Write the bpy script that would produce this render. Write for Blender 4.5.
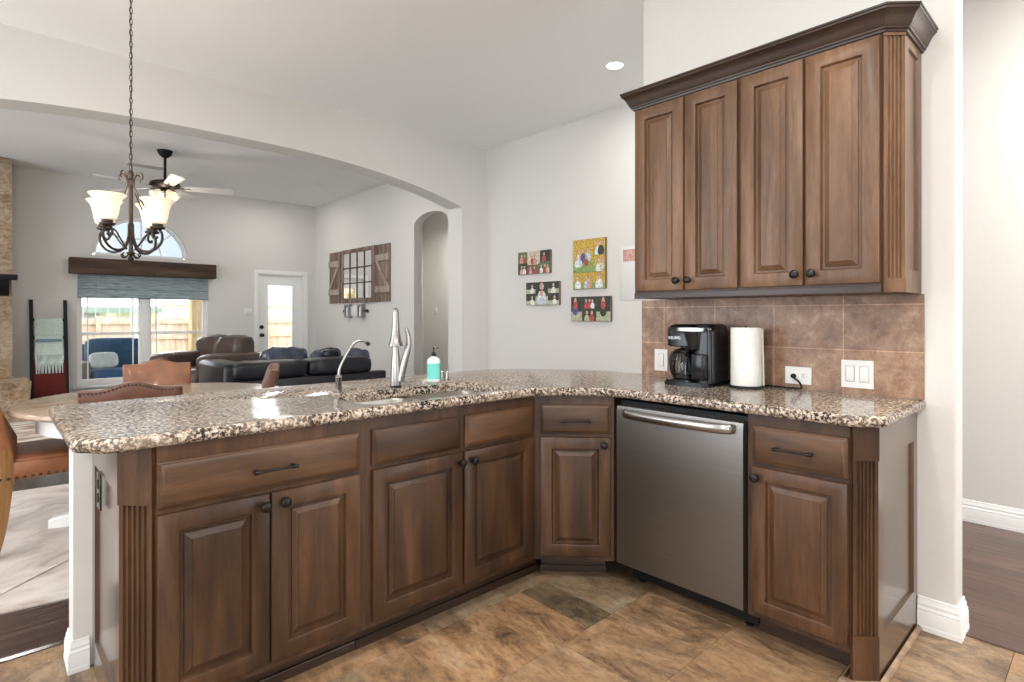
import bpy, bmesh, math, random
from mathutils import Vector, Matrix, noise

random.seed(7)
PI = math.pi
R = math.radians
SC = bpy.context.scene
COL = SC.collection
for o in list(bpy.data.objects):
    bpy.data.objects.remove(o)

# ---------------------------------------------------------------- camera
cam_data = bpy.data.cameras.new('camera')
cam = bpy.data.objects.new('camera', cam_data)
COL.objects.link(cam)
cam.location = (0, 0, 1.25)
cam.rotation_euler = (R(90), 0, R(47.1 - 90))
cam_data.sensor_width = 36.0
cam_data.lens = 566.0 / 1024 * 36.0
cam_data.shift_y = -25.0 / 1024
cam_data.clip_start = 0.02
cam_data.clip_end = 300
SC.camera = cam

# ---------------------------------------------------------------- look
SC.view_settings.view_transform = 'Standard'
SC.view_settings.look = 'None'
SC.view_settings.gamma = 1
SC.view_settings.use_curve_mapping = False
SC.view_settings.exposure = 0.27

# ---------------------------------------------------------------- world: bright overcast sky
W = bpy.data.worlds.new('sky')
SC.world = W
W.use_nodes = True
wn = W.node_tree
wn.nodes.clear()
w_out = wn.nodes.new('ShaderNodeOutputWorld')
w_bg = wn.nodes.new('ShaderNodeBackground')
w_tc = wn.nodes.new('ShaderNodeTexCoord')
w_no = wn.nodes.new('ShaderNodeTexNoise')
w_no.inputs['Scale'].default_value = 2.5
w_no.inputs['Detail'].default_value = 5
w_rp = wn.nodes.new('ShaderNodeValToRGB')
w_rp.color_ramp.elements[0].position = 0.35
w_rp.color_ramp.elements[0].color = (0.78, 0.88, 1.0, 1)
w_rp.color_ramp.elements[1].position = 0.6
w_rp.color_ramp.elements[1].color = (1.0, 1.0, 1.0, 1)
wn.links.new(w_tc.outputs['Generated'], w_no.inputs['Vector'])
wn.links.new(w_no.outputs['Fac'], w_rp.inputs['Fac'])
wn.links.new(w_rp.outputs['Color'], w_bg.inputs['Color'])
w_bg.inputs['Strength'].default_value = 5.0
wn.links.new(w_bg.outputs['Background'], w_out.inputs['Surface'])

# ---------------------------------------------------------------- recessed ceiling cans, plus added unseen fill lamps
def disk_light(name, x, y, z, watt, size=0.16, col=(1.0, 0.965, 0.92), spread=180):
    l = bpy.data.lights.new(name, 'AREA')
    l.shape = 'DISK'
    l.size = size
    l.energy = watt
    l.color = col
    l.spread = R(spread)
    o = bpy.data.objects.new(name, l)
    COL.objects.link(o)
    o.location = (x, y, z)
    return o

ZC = 3.235
for i, (x, y, p) in enumerate([(0.1, 0.85, 34), (0.2, -1.1, 26), (1.5, -0.7, 26), (-1.5, 0.6, 24), (-1.2, 2.6, 22)]):  # first can read from the crown's shadow, the others added as unseen fill
    disk_light('kitchen_can_and_fill_lamp', x, y, ZC - 0.02, p)
disk_light('kitchen_can_and_fill_lamp', 3.645, 2.726, ZC - 0.03, 12)
disk_light('hall_fill_lamp', 3.6, -0.6, ZC - 0.03, 62)  # added unseen lamp that brightens the hall
for x, y in ((0.4, 6.4), (3.2, 6.6), (3.4, 9.0), (-0.8, 8.4)):
    disk_light('living_fill_lamp', x, y, ZC - 0.03, 9)  # unseen fill added to lift the living room
disk_light('passage_fill_lamp', 5.4, 7.4, ZC - 0.4, 26)  # added lamp, out of view, to lighten the passage wall

# ================================================================= helpers
class B:
    """collects shapes into one bmesh"""
    def __init__(s):
        s.bm = bmesh.new()
        s.M = Matrix()
        s.mi = 0

    def v(s, p):
        return s.bm.verts.new(s.M @ Vector(p))

    def f(s, vs):
        try:
            fc = s.bm.faces.new(vs)
            fc.material_index = s.mi
            return fc
        except ValueError:
            return None

    def box(s, a, b, bev=0.0, seg=2):
        x0, y0, z0 = a
        x1, y1, z1 = b
        if x0 > x1: x0, x1 = x1, x0
        if y0 > y1: y0, y1 = y1, y0
        if z0 > z1: z0, z1 = z1, z0
        vs = [s.v(p) for p in ((x0, y0, z0), (x1, y0, z0), (x1, y1, z0), (x0, y1, z0),
                               (x0, y0, z1), (x1, y0, z1), (x1, y1, z1), (x0, y1, z1))]
        fs = [s.f([vs[i] for i in q]) for q in ((3, 2, 1, 0), (4, 5, 6, 7), (0, 1, 5, 4), (1, 2, 6, 5), (2, 3, 7, 6), (3, 0, 4, 7))]
        if bev > 0:
            es = list({e for q in fs for e in q.edges})
            r = bmesh.ops.bevel(s.bm, geom=es, offset=bev, segments=seg, affect='EDGES', profile=0.5)
            for q in r['faces']:
                q.material_index = s.mi
        return s

    def loops(s, rings, cap0=True, cap1=True, closed=True):
        """skin a list of rings (equal point counts)"""
        vr = [[s.v(p) for p in r] for r in rings]
        n = len(vr[0])
        for a, b in zip(vr[:-1], vr[1:]):
            for i in range(n if closed else n - 1):
                j = (i + 1) % n
                s.f([a[i], a[j], b[j], b[i]])
        if cap0: s.f(vr[0][::-1])
        if cap1: s.f(vr[-1])
        return s

    def prism(s, poly, z0, z1):
        return s.loops([[(x, y, z0) for x, y in poly], [(x, y, z1) for x, y in poly]])

    def sweepx(s, prof, x0, x1):
        """profile in (y,z) extruded along x"""
        return s.loops([[(x0, y, z) for y, z in prof], [(x1, y, z) for y, z in prof]])

    def tube(s, pts, r, seg=8, closed=False):
        pts = [Vector(p) for p in pts]
        n = len(pts)
        rs = r if isinstance(r, (list, tuple)) else [r] * n
        rings = []
        up = None
        for i, p in enumerate(pts):
            if closed:
                t = pts[(i + 1) % n] - pts[i - 1]
            else:
                t = pts[min(i + 1, n - 1)] - pts[max(i - 1, 0)]
            t.normalize()
            if up is None:
                up = t.orthogonal().normalized()
            else:
                up = (up - t * up.dot(t))
                up = up.normalized() if up.length > 1e-6 else t.orthogonal().normalized()
            w = t.cross(up)
            rings.append([p + (up * math.cos(2 * PI * k / seg) + w * math.sin(2 * PI * k / seg)) * rs[i] for k in range(seg)])
        if closed:
            rings.append(rings[0])
            return s.loops(rings, False, False)
        return s.loops(rings)

    def lathe(s, prof, seg=24, c=(0, 0, 0), axis='z', cap0=True, cap1=True):
        c = Vector(c)
        rings = []
        for r, h in prof:
            ring = []
            for k in range(seg):
                a = 2 * PI * k / seg
                u, v = r * math.cos(a), r * math.sin(a)
                if axis == 'z': p = (u, v, h)
                elif axis == 'y': p = (u, h, -v)
                else: p = (h, u, v)
                ring.append(c + Vector(p))
            rings.append(ring)
        return s.loops(rings, cap0, cap1)

    def puff(s, c, half, e=0.4, seg=28, wr=0.0, wf=6.0, seed=0, fn=None):
        """pillowy superellipsoid with soft wrinkles"""
        c = Vector(c)
        sg = lambda q, p: math.copysign(abs(q) ** p, q)
        nv = seg // 2
        rings = []
        for i in range(nv + 1):
            ph = -PI / 2 + PI * i / nv
            if i in (0, nv): ph *= 0.985
            ring = []
            for k in range(seg):
                th = 2 * PI * k / seg
                d = Vector((sg(math.cos(ph), e) * sg(math.cos(th), e), sg(math.cos(ph), e) * sg(math.sin(th), e), sg(math.sin(ph), e)))
                p = Vector((d.x * half[0], d.y * half[1], d.z * half[2]))
                if wr:
                    q = p * wf + Vector((seed * 7.1, seed * 3.3, seed))
                    k2 = 1 + wr * noise.noise(q) + wr * 0.6 * noise.noise(q * 2.7)
                    p = p * k2
                if fn: p = fn(p)
                ring.append(c + p)
            rings.append(ring)
        return s.loops(rings)

    def poly_holes(s, outer, holes, mp, th):
        """flat polygon with holes (u,v) -> thick slab; mp(u,v,w) gives the point"""
        bm2 = bmesh.new()
        lps = []
        es = []
        for lp in [outer] + holes:
            vs = [bm2.verts.new((u, v, 0)) for u, v in lp]
            lps.append(vs)
            for a, b in zip(vs, vs[1:] + vs[:1]):
                es.append(bm2.edges.new((a, b)))
        bmesh.ops.triangle_fill(bm2, use_beauty=True, use_dissolve=False, edges=es)
        bm2.verts.index_update()
        A, Bk = {}, {}
        for v in bm2.verts:
            A[v.index] = s.v(mp(v.co.x, v.co.y, 0))
            Bk[v.index] = s.v(mp(v.co.x, v.co.y, th))
        for fc in bm2.faces:
            ids = [v.index for v in fc.verts]
            s.f([A[i] for i in ids])
            s.f([Bk[i] for i in ids[::-1]])
        for lp in lps:
            ids = [v.index for v in lp]
            for a, b in zip(ids, ids[1:] + ids[:1]):
                s.f([A[a], A[b], Bk[b], Bk[a]])
        bm2.free()
        return s

    def obj(s, name, mat, parent=None, smooth=38, kind=None):
        bmesh.ops.remove_doubles(s.bm, verts=s.bm.verts, dist=1e-6)
        bmesh.ops.recalc_face_normals(s.bm, faces=s.bm.faces)
        me = bpy.data.meshes.new(name)
        s.bm.to_mesh(me)
        s.bm.free()
        for m in (mat if isinstance(mat, (list, tuple)) else [mat]):
            me.materials.append(m)
        if smooth:
            me.polygons.foreach_set('use_smooth', [True] * len(me.polygons))
            me.set_sharp_from_angle(angle=R(smooth))
        o = bpy.data.objects.new(name, me)
        COL.objects.link(o)
        if parent: o.parent = parent
        if kind: o['kind'] = kind
        return o

def thing(name, label, cat, loc=(0, 0, 0), rz=0.0, group=None):
    o = bpy.data.objects.new(name, None)
    o.empty_display_size = 0.1
    COL.objects.link(o)
    o.location = loc
    o.rotation_euler = (0, 0, rz)
    return tag(o, label, cat, group)

def tag(o, label, cat, group=None):
    o['label'] = label
    o['category'] = cat
    if group: o['group'] = group
    return o

def children(o):
    return [c for c in bpy.data.objects if c.parent == o]

def copy_tree(o, parent=None):
    c = o.copy()
    COL.objects.link(c)
    c.parent = parent
    for ch in children(o):
        copy_tree(ch, c)
    return c

def smooth_path(pts, n=8):
    """Catmull-Rom through points"""
    P = [Vector(p) for p in pts]
    P = [P[0] * 2 - P[1]] + P + [P[-1] * 2 - P[-2]]
    out = []
    for i in range(1, len(P) - 2):
        a, b, c, d = P[i - 1:i + 3]
        for k in range(n):
            t = k / n
            out.append(0.5 * ((2 * b) + (c - a) * t + (2 * a - 5 * b + 4 * c - d) * t * t + (3 * b - a - 3 * c + d) * t ** 3))
    out.append(P[-2])
    return out

# ================================================================= materials
def new_mat(name):
    m = bpy.data.materials.new(name)
    m.use_nodes = True
    nt = m.node_tree
    b = nt.nodes['Principled BSDF']
    return m, nt, b

def ramp(nt, stops):
    n = nt.nodes.new('ShaderNodeValToRGB')
    els = n.color_ramp.elements
    while len(els) < len(stops): els.new(0.5)
    for e, (p, c) in zip(els, stops):
        e.position = p
        e.color = (*c, 1)
    return n

def coords(nt, scale=(1, 1, 1), rand=True, loc=(0, 0, 0)):
    tc = nt.nodes.new('ShaderNodeTexCoord')
    mp = nt.nodes.new('ShaderNodeMapping')
    mp.inputs['Scale'].default_value = scale
    mp.inputs['Location'].default_value = loc
    if rand:
        oi = nt.nodes.new('ShaderNodeObjectInfo')
        mu = nt.nodes.new('ShaderNodeMath'); mu.operation = 'MULTIPLY'; mu.inputs[1].default_value = 37.0
        ad = nt.nodes.new('ShaderNodeVectorMath'); ad.operation = 'ADD'
        nt.links.new(oi.outputs['Random'], mu.inputs[0])
        nt.links.new(tc.outputs['Object'], ad.inputs[0])
        nt.links.new(mu.outputs[0], ad.inputs[1])
        nt.links.new(ad.outputs[0], mp.inputs['Vector'])
    else:
        nt.links.new(tc.outputs['Object'], mp.inputs['Vector'])
    return mp.outputs['Vector']

def tex_noise(nt, vec, scale, detail=4, rough=0.55, dist=0.0):
    n = nt.nodes.new('ShaderNodeTexNoise')
    n.inputs['Scale'].default_value = scale
    n.inputs['Detail'].default_value = detail
    n.inputs['Roughness'].default_value = rough
    n.inputs['Distortion'].default_value = dist
    nt.links.new(vec, n.inputs['Vector'])
    return n.outputs['Fac']

def mixc(nt, fac, a, b, mode='MIX'):
    n = nt.nodes.new('ShaderNodeMix')
    n.data_type = 'RGBA'
    n.blend_type = mode
    n.clamp_result = False
    for sock, val in ((n.inputs[0], fac), (n.inputs[6], a), (n.inputs[7], b)):
        if hasattr(val, 'links') or hasattr(val, 'is_linked'):
            nt.links.new(val, sock)
        elif isinstance(val, (int, float)):
            sock.default_value = val
        else:
            sock.default_value = (*val, 1)
    return n.outputs[2]

def bump(nt, b, height, strength=0.2, dist=0.01):
    n = nt.nodes.new('ShaderNodeBump')
    n.inputs['Strength'].default_value = strength
    n.inputs['Distance'].default_value = dist
    nt.links.new(height, n.inputs['Height'])
    nt.links.new(n.outputs['Normal'], b.inputs['Normal'])

def plain(name, col, rough=0.5, metal=0.0, var=0.06, scale=20.0, bmp=0.0, coat=0.0, spec=0.5):
    """one colour with a slight mottling"""
    m, nt, b = new_mat(name)
    v = coords(nt)
    fac = tex_noise(nt, v, scale, 4)
    rp = ramp(nt, [(0.3, [max(0, c * (1 - var)) for c in col]), (0.7, [min(1, c * (1 + var)) for c in col])])
    nt.links.new(fac, rp.inputs['Fac'])
    nt.links.new(rp.outputs['Color'], b.inputs['Base Color'])
    b.inputs['Roughness'].default_value = rough
    b.inputs['Metallic'].default_value = metal
    b.inputs['Coat Weight'].default_value = coat
    b.inputs['Specular IOR Level'].default_value = spec
    if bmp: bump(nt, b, fac, bmp, 0.004)
    return m

def glow(name, col, strength, base=(0.9, 0.9, 0.9)):
    m, nt, b = new_mat(name)
    v = coords(nt)
    fac = tex_noise(nt, v, 8, 2)
    rp = ramp(nt, [(0.3, [c * 0.9 for c in col]), (0.7, col)])
    nt.links.new(fac, rp.inputs['Fac'])
    b.inputs['Base Color'].default_value = (*base, 1)
    nt.links.new(rp.outputs['Color'], b.inputs['Emission Color'])
    b.inputs['Emission Strength'].default_value = strength
    return m

def wood(name, dark, mid, light, axis='z', grain=14.0, rough=0.38, coat=0.15, blotch=0.5):
    m, nt, b = new_mat(name)
    sc = {'z': (grain, grain, 1.1), 'x': (1.1, grain, grain), 'y': (grain, 1.1, grain)}[axis]
    v = coords(nt, sc)
    f1 = tex_noise(nt, v, 1.6, 6, 0.6, 0.6)
    v2 = coords(nt, tuple(q * 0.22 for q in sc))
    f2 = tex_noise(nt, v2, 1.8, 3, 0.5, 0.9)
    v3 = coords(nt, tuple(q * 9 for q in sc))
    f3 = tex_noise(nt, v3, 1.5, 3, 0.6)
    r1 = ramp(nt, [(0.28, dark), (0.5, mid), (0.74, light)])
    nt.links.new(f1, r1.inputs['Fac'])
    r2 = ramp(nt, [(0.3, (1 - blotch * 0.7,) * 3), (0.65, (1.0 + blotch * 0.35,) * 3)])
    nt.links.new(f2, r2.inputs['Fac'])
    c = mixc(nt, 1.0, r1.outputs['Color'], r2.outputs['Color'], 'MULTIPLY')
    r3 = ramp(nt, [(0.3, (0.82,) * 3), (0.6, (1.06,) * 3)])
    nt.links.new(f3, r3.inputs['Fac'])
    c = mixc(nt, 1.0, c, r3.outputs['Color'], 'MULTIPLY')
    nt.links.new(c, b.inputs['Base Color'])
    b.inputs['Roughness'].default_value = rough
    b.inputs['Coat Weight'].default_value = coat
    b.inputs['Coat Roughness'].default_value = 0.25
    b.inputs['Specular IOR Level'].default_value = 0.4
    bump(nt, b, f3, 0.06, 0.002)
    return m

M = {}
M['wood_v'] = wood('stained_wood_upright_grain', (0.030, 0.0145, 0.007), (0.061, 0.0285, 0.0125), (0.104, 0.05, 0.0225), 'z', 9, 0.40, 0.06, 0.85)
M['wood_h'] = wood('stained_wood_level_grain', (0.042, 0.0205, 0.0098), (0.074, 0.036, 0.0165), (0.115, 0.057, 0.027), 'x', 9, 0.40, 0.06, 0.7)
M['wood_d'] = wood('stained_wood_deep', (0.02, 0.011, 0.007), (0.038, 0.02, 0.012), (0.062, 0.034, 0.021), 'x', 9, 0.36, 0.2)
M['wood_gloss'] = wood('varnished_end_panel_wood', (0.042, 0.021, 0.0105), (0.074, 0.037, 0.018), (0.115, 0.06, 0.03), 'z', 9, 0.22, 0.7, 0.6)
M['beam'] = wood('rough_beam_wood', (0.035, 0.02, 0.013), (0.075, 0.045, 0.03), (0.13, 0.085, 0.058), 'x', 10, 0.8, 0.0)
M['oak'] = wood('golden_oak', (0.15, 0.065, 0.017), (0.23, 0.11, 0.033), (0.32, 0.165, 0.058), 'z', 16, 0.4, 0.2, 0.25)
M['tabletop'] = wood('pale_washed_wood', (0.25, 0.17, 0.11), (0.36, 0.26, 0.18), (0.47, 0.36, 0.27), 'x', 12, 0.25, 0.3, 0.2)
M['barn'] = wood('weathered_barn_wood', (0.1, 0.065, 0.05), (0.2, 0.14, 0.11), (0.36, 0.28, 0.23), 'z', 18, 0.85, 0.0, 0.6)
M['barn_pale'] = wood('weathered_pale_wood', (0.24, 0.19, 0.16), (0.36, 0.3, 0.25), (0.5, 0.44, 0.38), 'z', 18, 0.85, 0.0, 0.4)
M['cedar'] = wood('cedar_post', (0.5, 0.33, 0.16), (0.62, 0.45, 0.24), (0.75, 0.58, 0.36), 'z', 10, 0.8, 0.0, 0.3)
M['black_wood'] = plain('black_painted_wood', (0.01, 0.01, 0.012), 0.6, 0, 0.1, 20, 0, 0, 0.25)
M['wall'] = plain('greige_wall_paint', (0.65, 0.635, 0.605), 0.85, 0, 0.012, 45, 0.12)
M['ceiling'] = plain('ceiling_paint', (0.87, 0.87, 0.87), 0.9, 0, 0.01, 45, 0.1)
M['white'] = plain('white_trim_paint', (0.8, 0.8, 0.785), 0.4, 0, 0.02, 20)
M['plate'] = plain('white_plastic', (0.72, 0.72, 0.70), 0.35, 0, 0.01, 20)
M['bronze'] = plain('oil_rubbed_bronze', (0.006, 0.005, 0.0045), 0.3, 0.0, 0.2, 30, 0, 0, 0.35)
M['iron'] = plain('wrought_iron_bronze', (0.05, 0.037, 0.03), 0.36, 0.7, 0.3, 30)
M['black'] = plain('black_plastic', (0.006, 0.0065, 0.008), 0.16, 0, 0.1, 20, 0, 0, 0.4)
M['black_matte'] = plain('black_matte_plastic', (0.008, 0.008, 0.009), 0.5, 0, 0.1, 20, 0, 0, 0.3)
M['chrome'] = plain('brushed_nickel', (0.36, 0.35, 0.335), 0.27, 1.0, 0.05, 30)
M['silver'] = plain('silver_plastic', (0.55, 0.56, 0.57), 0.25, 0.8, 0.03, 20)
M['paper'] = plain('paper_towel_paper', (0.8, 0.79, 0.74), 0.95, 0, 0.03, 60, 0.2)
M['aqua'] = plain('aqua_soap_label', (0.16, 0.62, 0.55), 0.4, 0, 0.06, 10)
M['clear_white'] = plain('milky_soap_bottle', (0.8, 0.83, 0.82), 0.3, 0, 0.02, 10)
M['leather'] = plain('tan_leather', (0.25, 0.095, 0.04), 0.42, 0, 0.25, 9, 0.08, 0.05)
M['leather_shaded'] = plain('shaded_tan_leather', (0.13, 0.055, 0.033), 0.42, 0, 0.25, 9, 0.08, 0.05)  # darker copy of the chair leather, shadow put into its colour
M['leather_b'] = plain('dark_brown_leather', (0.075, 0.047, 0.036), 0.38, 0, 0.3, 7, 0.1, 0.2)
M['leather_k'] = plain('black_leather', (0.006, 0.006, 0.010), 0.33, 0, 0.2, 8, 0.1, 0.0, 0.4)
M['nail'] = plain('antique_nail_brass', (0.09, 0.06, 0.04), 0.3, 0.9, 0.1, 30)
M['sage'] = plain('sage_knit', (0.5, 0.58, 0.53), 0.95, 0, 0.14, 60, 0.5)
M['teal'] = plain('teal_band_knit', (0.16, 0.27, 0.31), 0.95, 0, 0.15, 60, 0.5)
M['red'] = plain('red_knit', (0.12, 0.014, 0.012), 0.95, 0, 0.25, 60, 0.5)
M['navy'] = plain('navy_outdoor_fabric', (0.013, 0.045, 0.10), 0.9, 0, 0.2, 12)
M['greyfab'] = plain('grey_fabric', (0.25, 0.27, 0.28), 0.9, 0, 0.15, 14)
M['wicker'] = plain('dark_wicker', (0.06, 0.055, 0.055), 0.7, 0, 0.3, 60, 0.4)
M['soil'] = plain('patio_concrete', (0.5, 0.48, 0.45), 0.9, 0, 0.1, 4)
M['housewall'] = plain('pale_house_siding', (0.62, 0.6, 0.56), 0.9, 0, 0.06, 4)
M['houseroof'] = plain('pale_roof', (0.8, 0.78, 0.76), 0.9, 0, 0.05, 6)
M['gutter'] = plain('green_gutter', (0.16, 0.22, 0.19), 0.6, 0, 0.1, 6)
M['leafgreen'] = plain('tree_leaf_green', (0.22, 0.4, 0.13), 0.8, 0, 0.4, 6, 0.3)
M['grey_metal'] = plain('grey_metal_rail', (0.3, 0.31, 0.33), 0.5, 0.5, 0.1, 10)
M['shade_glass'] = glow('lit_frosted_glass', (1.0, 0.80, 0.54), 0.42, (0.85, 0.78, 0.66))
M['bulb'] = glow('lit_bulb', (1.0, 0.93, 0.8), 3.0)
M['can'] = glow('lit_can_lens', (1.0, 0.97, 0.92), 9.0)
M['fan_white'] = plain('pale_fan_blade', (0.75, 0.74, 0.72), 0.4, 0, 0.03, 10)
M['vent'] = plain('grey_vent_paint', (0.42, 0.42, 0.41), 0.6)

def glass_mat(name, tint=(1, 1, 1), refl=0.06):
    m = bpy.data.materials.new(name)
    m.use_nodes = True
    nt = m.node_tree
    nt.nodes.clear()
    out = nt.nodes.new('ShaderNodeOutputMaterial')
    tr = nt.nodes.new('ShaderNodeBsdfTransparent')
    tr.inputs['Color'].default_value = (*tint, 1)
    gl = nt.nodes.new('ShaderNodeBsdfGlossy')
    gl.inputs['Roughness'].default_value = 0.02
    fr = nt.nodes.new('ShaderNodeFresnel')
    fr.inputs['IOR'].default_value = 1.45
    mx = nt.nodes.new('ShaderNodeMixShader')
    nt.links.new(fr.outputs[0], mx.inputs[0])
    nt.links.new(tr.outputs[0], mx.inputs[1])
    nt.links.new(gl.outputs[0], mx.inputs[2])
    nt.links.new(mx.outputs[0], out.inputs['Surface'])
    return m
M['glass'] = glass_mat('window_glass')
M['tinted_glass'] = glass_mat('sky_dimming_pane', (0.40, 0.42, 0.43))  # grey tint added to hold down the sky's brightness behind the pane
M['carafe'] = glass_mat('carafe_glass', (0.75, 0.78, 0.8))
mm, nt_, b_ = new_mat('mirror_glass')
b_.inputs['Metallic'].default_value = 1
b_.inputs['Roughness'].default_value = 0.03
b_.inputs['Base Color'].default_value = (0.85, 0.86, 0.86, 1)
M['mirror'] = mm

def mat_steel():
    m, nt, b = new_mat('brushed_stainless_steel')
    v = coords(nt, (0.6, 0.6, 160))
    f = tex_noise(nt, v, 4, 3)
    rp = ramp(nt, [(0.3, (0.225, 0.215, 0.205)), (0.7, (0.27, 0.258, 0.246))])
    nt.links.new(f, rp.inputs['Fac'])
    nt.links.new(rp.outputs['Color'], b.inputs['Base Color'])
    b.inputs['Metallic'].default_value = 1.0
    b.inputs['Roughness'].default_value = 0.36
    b.inputs['Anisotropic'].default_value = 0.5
    bump(nt, b, f, 0.02, 0.001)
    return m
M['steel'] = mat_steel()
M['sink_steel'] = plain('satin_sink_steel', (0.4, 0.38, 0.34), 0.3, 1.0, 0.06, 20)

def mat_granite():
    m, nt, b = new_mat('speckled_granite')
    v = coords(nt, (1, 1, 1), False)
    # warp
    wn_ = nt.nodes.new('ShaderNodeTexNoise'); wn_.inputs['Scale'].default_value = 38; wn_.inputs['Detail'].default_value = 3
    nt.links.new(v, wn_.inputs['Vector'])
    wv = nt.nodes.new('ShaderNodeVectorMath'); wv.operation = 'SCALE'; wv.inputs['Scale'].default_value = 0.022
    nt.links.new(wn_.outputs['Color'], wv.inputs[0])
    ad = nt.nodes.new('ShaderNodeVectorMath'); ad.operation = 'ADD'
    nt.links.new(v, ad.inputs[0]); nt.links.new(wv.outputs[0], ad.inputs[1])
    vo = nt.nodes.new('ShaderNodeTexVoronoi'); vo.inputs['Scale'].default_value = 115
    nt.links.new(ad.outputs[0], vo.inputs['Vector'])
    sep = nt.nodes.new('ShaderNodeSeparateColor')
    nt.links.new(vo.outputs['Color'], sep.inputs[0])
    r1 = ramp(nt, [(0.0, (0.42, 0.335, 0.25)), (0.3, (0.32, 0.235, 0.165)), (0.5, (0.55, 0.475, 0.39)), (0.72, (0.38, 0.315, 0.25)), (0.9, (0.24, 0.16, 0.105)), (1.0, (0.58, 0.52, 0.445))])
    nt.links.new(sep.outputs[0], r1.inputs['Fac'])
    f2 = tex_noise(nt, v, 85, 4, 0.65)
    r2 = ramp(nt, [(0.485, (1, 1, 1)), (0.51, (0, 0, 0))])
    nt.links.new(f2, r2.inputs['Fac'])
    f2b = tex_noise(nt, v, 9, 3, 0.6)
    r2b = ramp(nt, [(0.35, (0.5, 0.5, 0.5)), (0.6, (1, 1, 1))])
    nt.links.new(f2b, r2b.inputs['Fac'])
    msk = mixc(nt, 1.0, r2.outputs['Color'], r2b.outputs['Color'], 'MULTIPLY')
    c = mixc(nt, msk, r1.outputs['Color'], (0.02, 0.018, 0.018))
    f3 = tex_noise(nt, v, 85, 4, 0.6)
    r3 = ramp(nt, [(0.57, (0, 0, 0)), (0.63, (1, 1, 1))])
    nt.links.new(f3, r3.inputs['Fac'])
    c = mixc(nt, r3.outputs['Color'], c, (0.52, 0.48, 0.42))
    nt.links.new(c, b.inputs['Base Color'])
    b.inputs['Roughness'].default_value = 0.13
    b.inputs['Specular IOR Level'].default_value = 0.24
    return m
M['granite'] = mat_granite()

def mat_tile_floor():
    m, nt, b = new_mat('slate_look_floor_tile')
    at = nt.nodes.new('ShaderNodeAttribute'); at.attribute_name = 'tone'
    sep = nt.nodes.new('ShaderNodeSeparateColor'); nt.links.new(at.outputs['Color'], sep.inputs[0])
    tc = nt.nodes.new('ShaderNodeTexCoord')
    ad = nt.nodes.new('ShaderNodeVectorMath'); ad.operation = 'MULTIPLY_ADD'
    ad.inputs[1].default_value = (9, 9, 9)
    nt.links.new(at.outputs['Color'], ad.inputs[0]); nt.links.new(tc.outputs['Object'], ad.inputs[2])
    mp = nt.nodes.new('ShaderNodeMapping'); mp.inputs['Scale'].default_value = (1.6, 0.75, 1); mp.inputs['Rotation'].default_value = (0, 0, 0.25)
    nt.links.new(ad.outputs[0], mp.inputs['Vector'])
    v = mp.outputs['Vector']
    f1 = tex_noise(nt, v, 3.3, 10, 0.72, 0.9)
    r1 = ramp(nt, [(0.33, (0.06, 0.048, 0.038)), (0.41, (0.15, 0.10, 0.062)), (0.50, (0.255, 0.168, 0.098)), (0.60, (0.32, 0.222, 0.138)), (0.69, (0.36, 0.29, 0.21))])
    nt.links.new(f1, r1.inputs['Fac'])
    f2 = tex_noise(nt, v, 20, 8, 0.78, 0.3)
    r2 = ramp(nt, [(0.36, (0.66, 0.64, 0.62)), (0.5, (1.05, 1.05, 1.05)), (0.64, (1.28, 1.25, 1.2))])
    nt.links.new(f2, r2.inputs['Fac'])
    c = mixc(nt, 1.0, r1.outputs['Color'], r2.outputs['Color'], 'MULTIPLY')
    # per tile warm/grey shift
    r3 = ramp(nt, [(0.0, (1.12, 1.0, 0.86)), (0.55, (1.0, 0.98, 0.94)), (0.86, (0.95, 1.0, 1.02)), (0.95, (0.6, 0.66, 0.64)), (1.0, (0.5, 0.56, 0.54))])
    nt.links.new(sep.outputs[0], r3.inputs['Fac'])
    c = mixc(nt, 1.0, c, r3.outputs['Color'], 'MULTIPLY')
    nt.links.new(c, b.inputs['Base Color'])
    b.inputs['Roughness'].default_value = 0.42
    bump(nt, b, f2, 0.25, 0.004)
    return m
M['tile'] = mat_tile_floor()
M['grout'] = plain('floor_grout', (0.13, 0.095, 0.065), 0.9)

def mat_plank(name, cols, rot=0.0, rough=0.3, scale=1.0):
    m, nt, b = new_mat(name)
    tc = nt.nodes.new('ShaderNodeTexCoord')
    mp = nt.nodes.new('ShaderNodeMapping'); mp.inputs['Rotation'].default_value = (0, 0, rot)
    nt.links.new(tc.outputs['Object'], mp.inputs['Vector'])
    br = nt.nodes.new('ShaderNodeTexBrick')
    br.inputs['Scale'].default_value = 1
    br.inputs['Brick Width'].default_value = 1.1
    br.inputs['Row Height'].default_value = 0.127
    br.inputs['Mortar Size'].default_value = 0.002
    br.inputs['Color1'].default_value = (0.72, 0.72, 0.72, 1)
    br.inputs['Color2'].default_value = (1.2, 1.2, 1.2, 1)
    br.inputs['Mortar'].default_value = (0.25, 0.25, 0.25, 1)
    nt.links.new(mp.outputs['Vector'], br.inputs['Vector'])
    mp2 = nt.nodes.new('ShaderNodeMapping'); mp2.inputs['Scale'].default_value = (1.5, 22, 1)
    nt.links.new(mp.outputs['Vector'], mp2.inputs['Vector'])
    f = tex_noise(nt, mp2.outputs['Vector'], 2, 6, 0.65, 0.8)
    rp = ramp(nt, [(0.3, cols[0]), (0.5, cols[1]), (0.72, cols[2])])
    nt.links.new(f, rp.inputs['Fac'])
    c = mixc(nt, 1.0, rp.outputs['Color'], br.outputs['Color'], 'MULTIPLY')
    nt.links.new(c, b.inputs['Base Color'])
    b.inputs['Roughness'].default_value = rough
    bump(nt, b, f, 0.08, 0.003)
    return m
M['plank'] = mat_plank('dark_wood_floor', [(0.03, 0.025, 0.023), (0.06, 0.045, 0.04), (0.1, 0.075, 0.066)], 0.0, 0.2)
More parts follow.
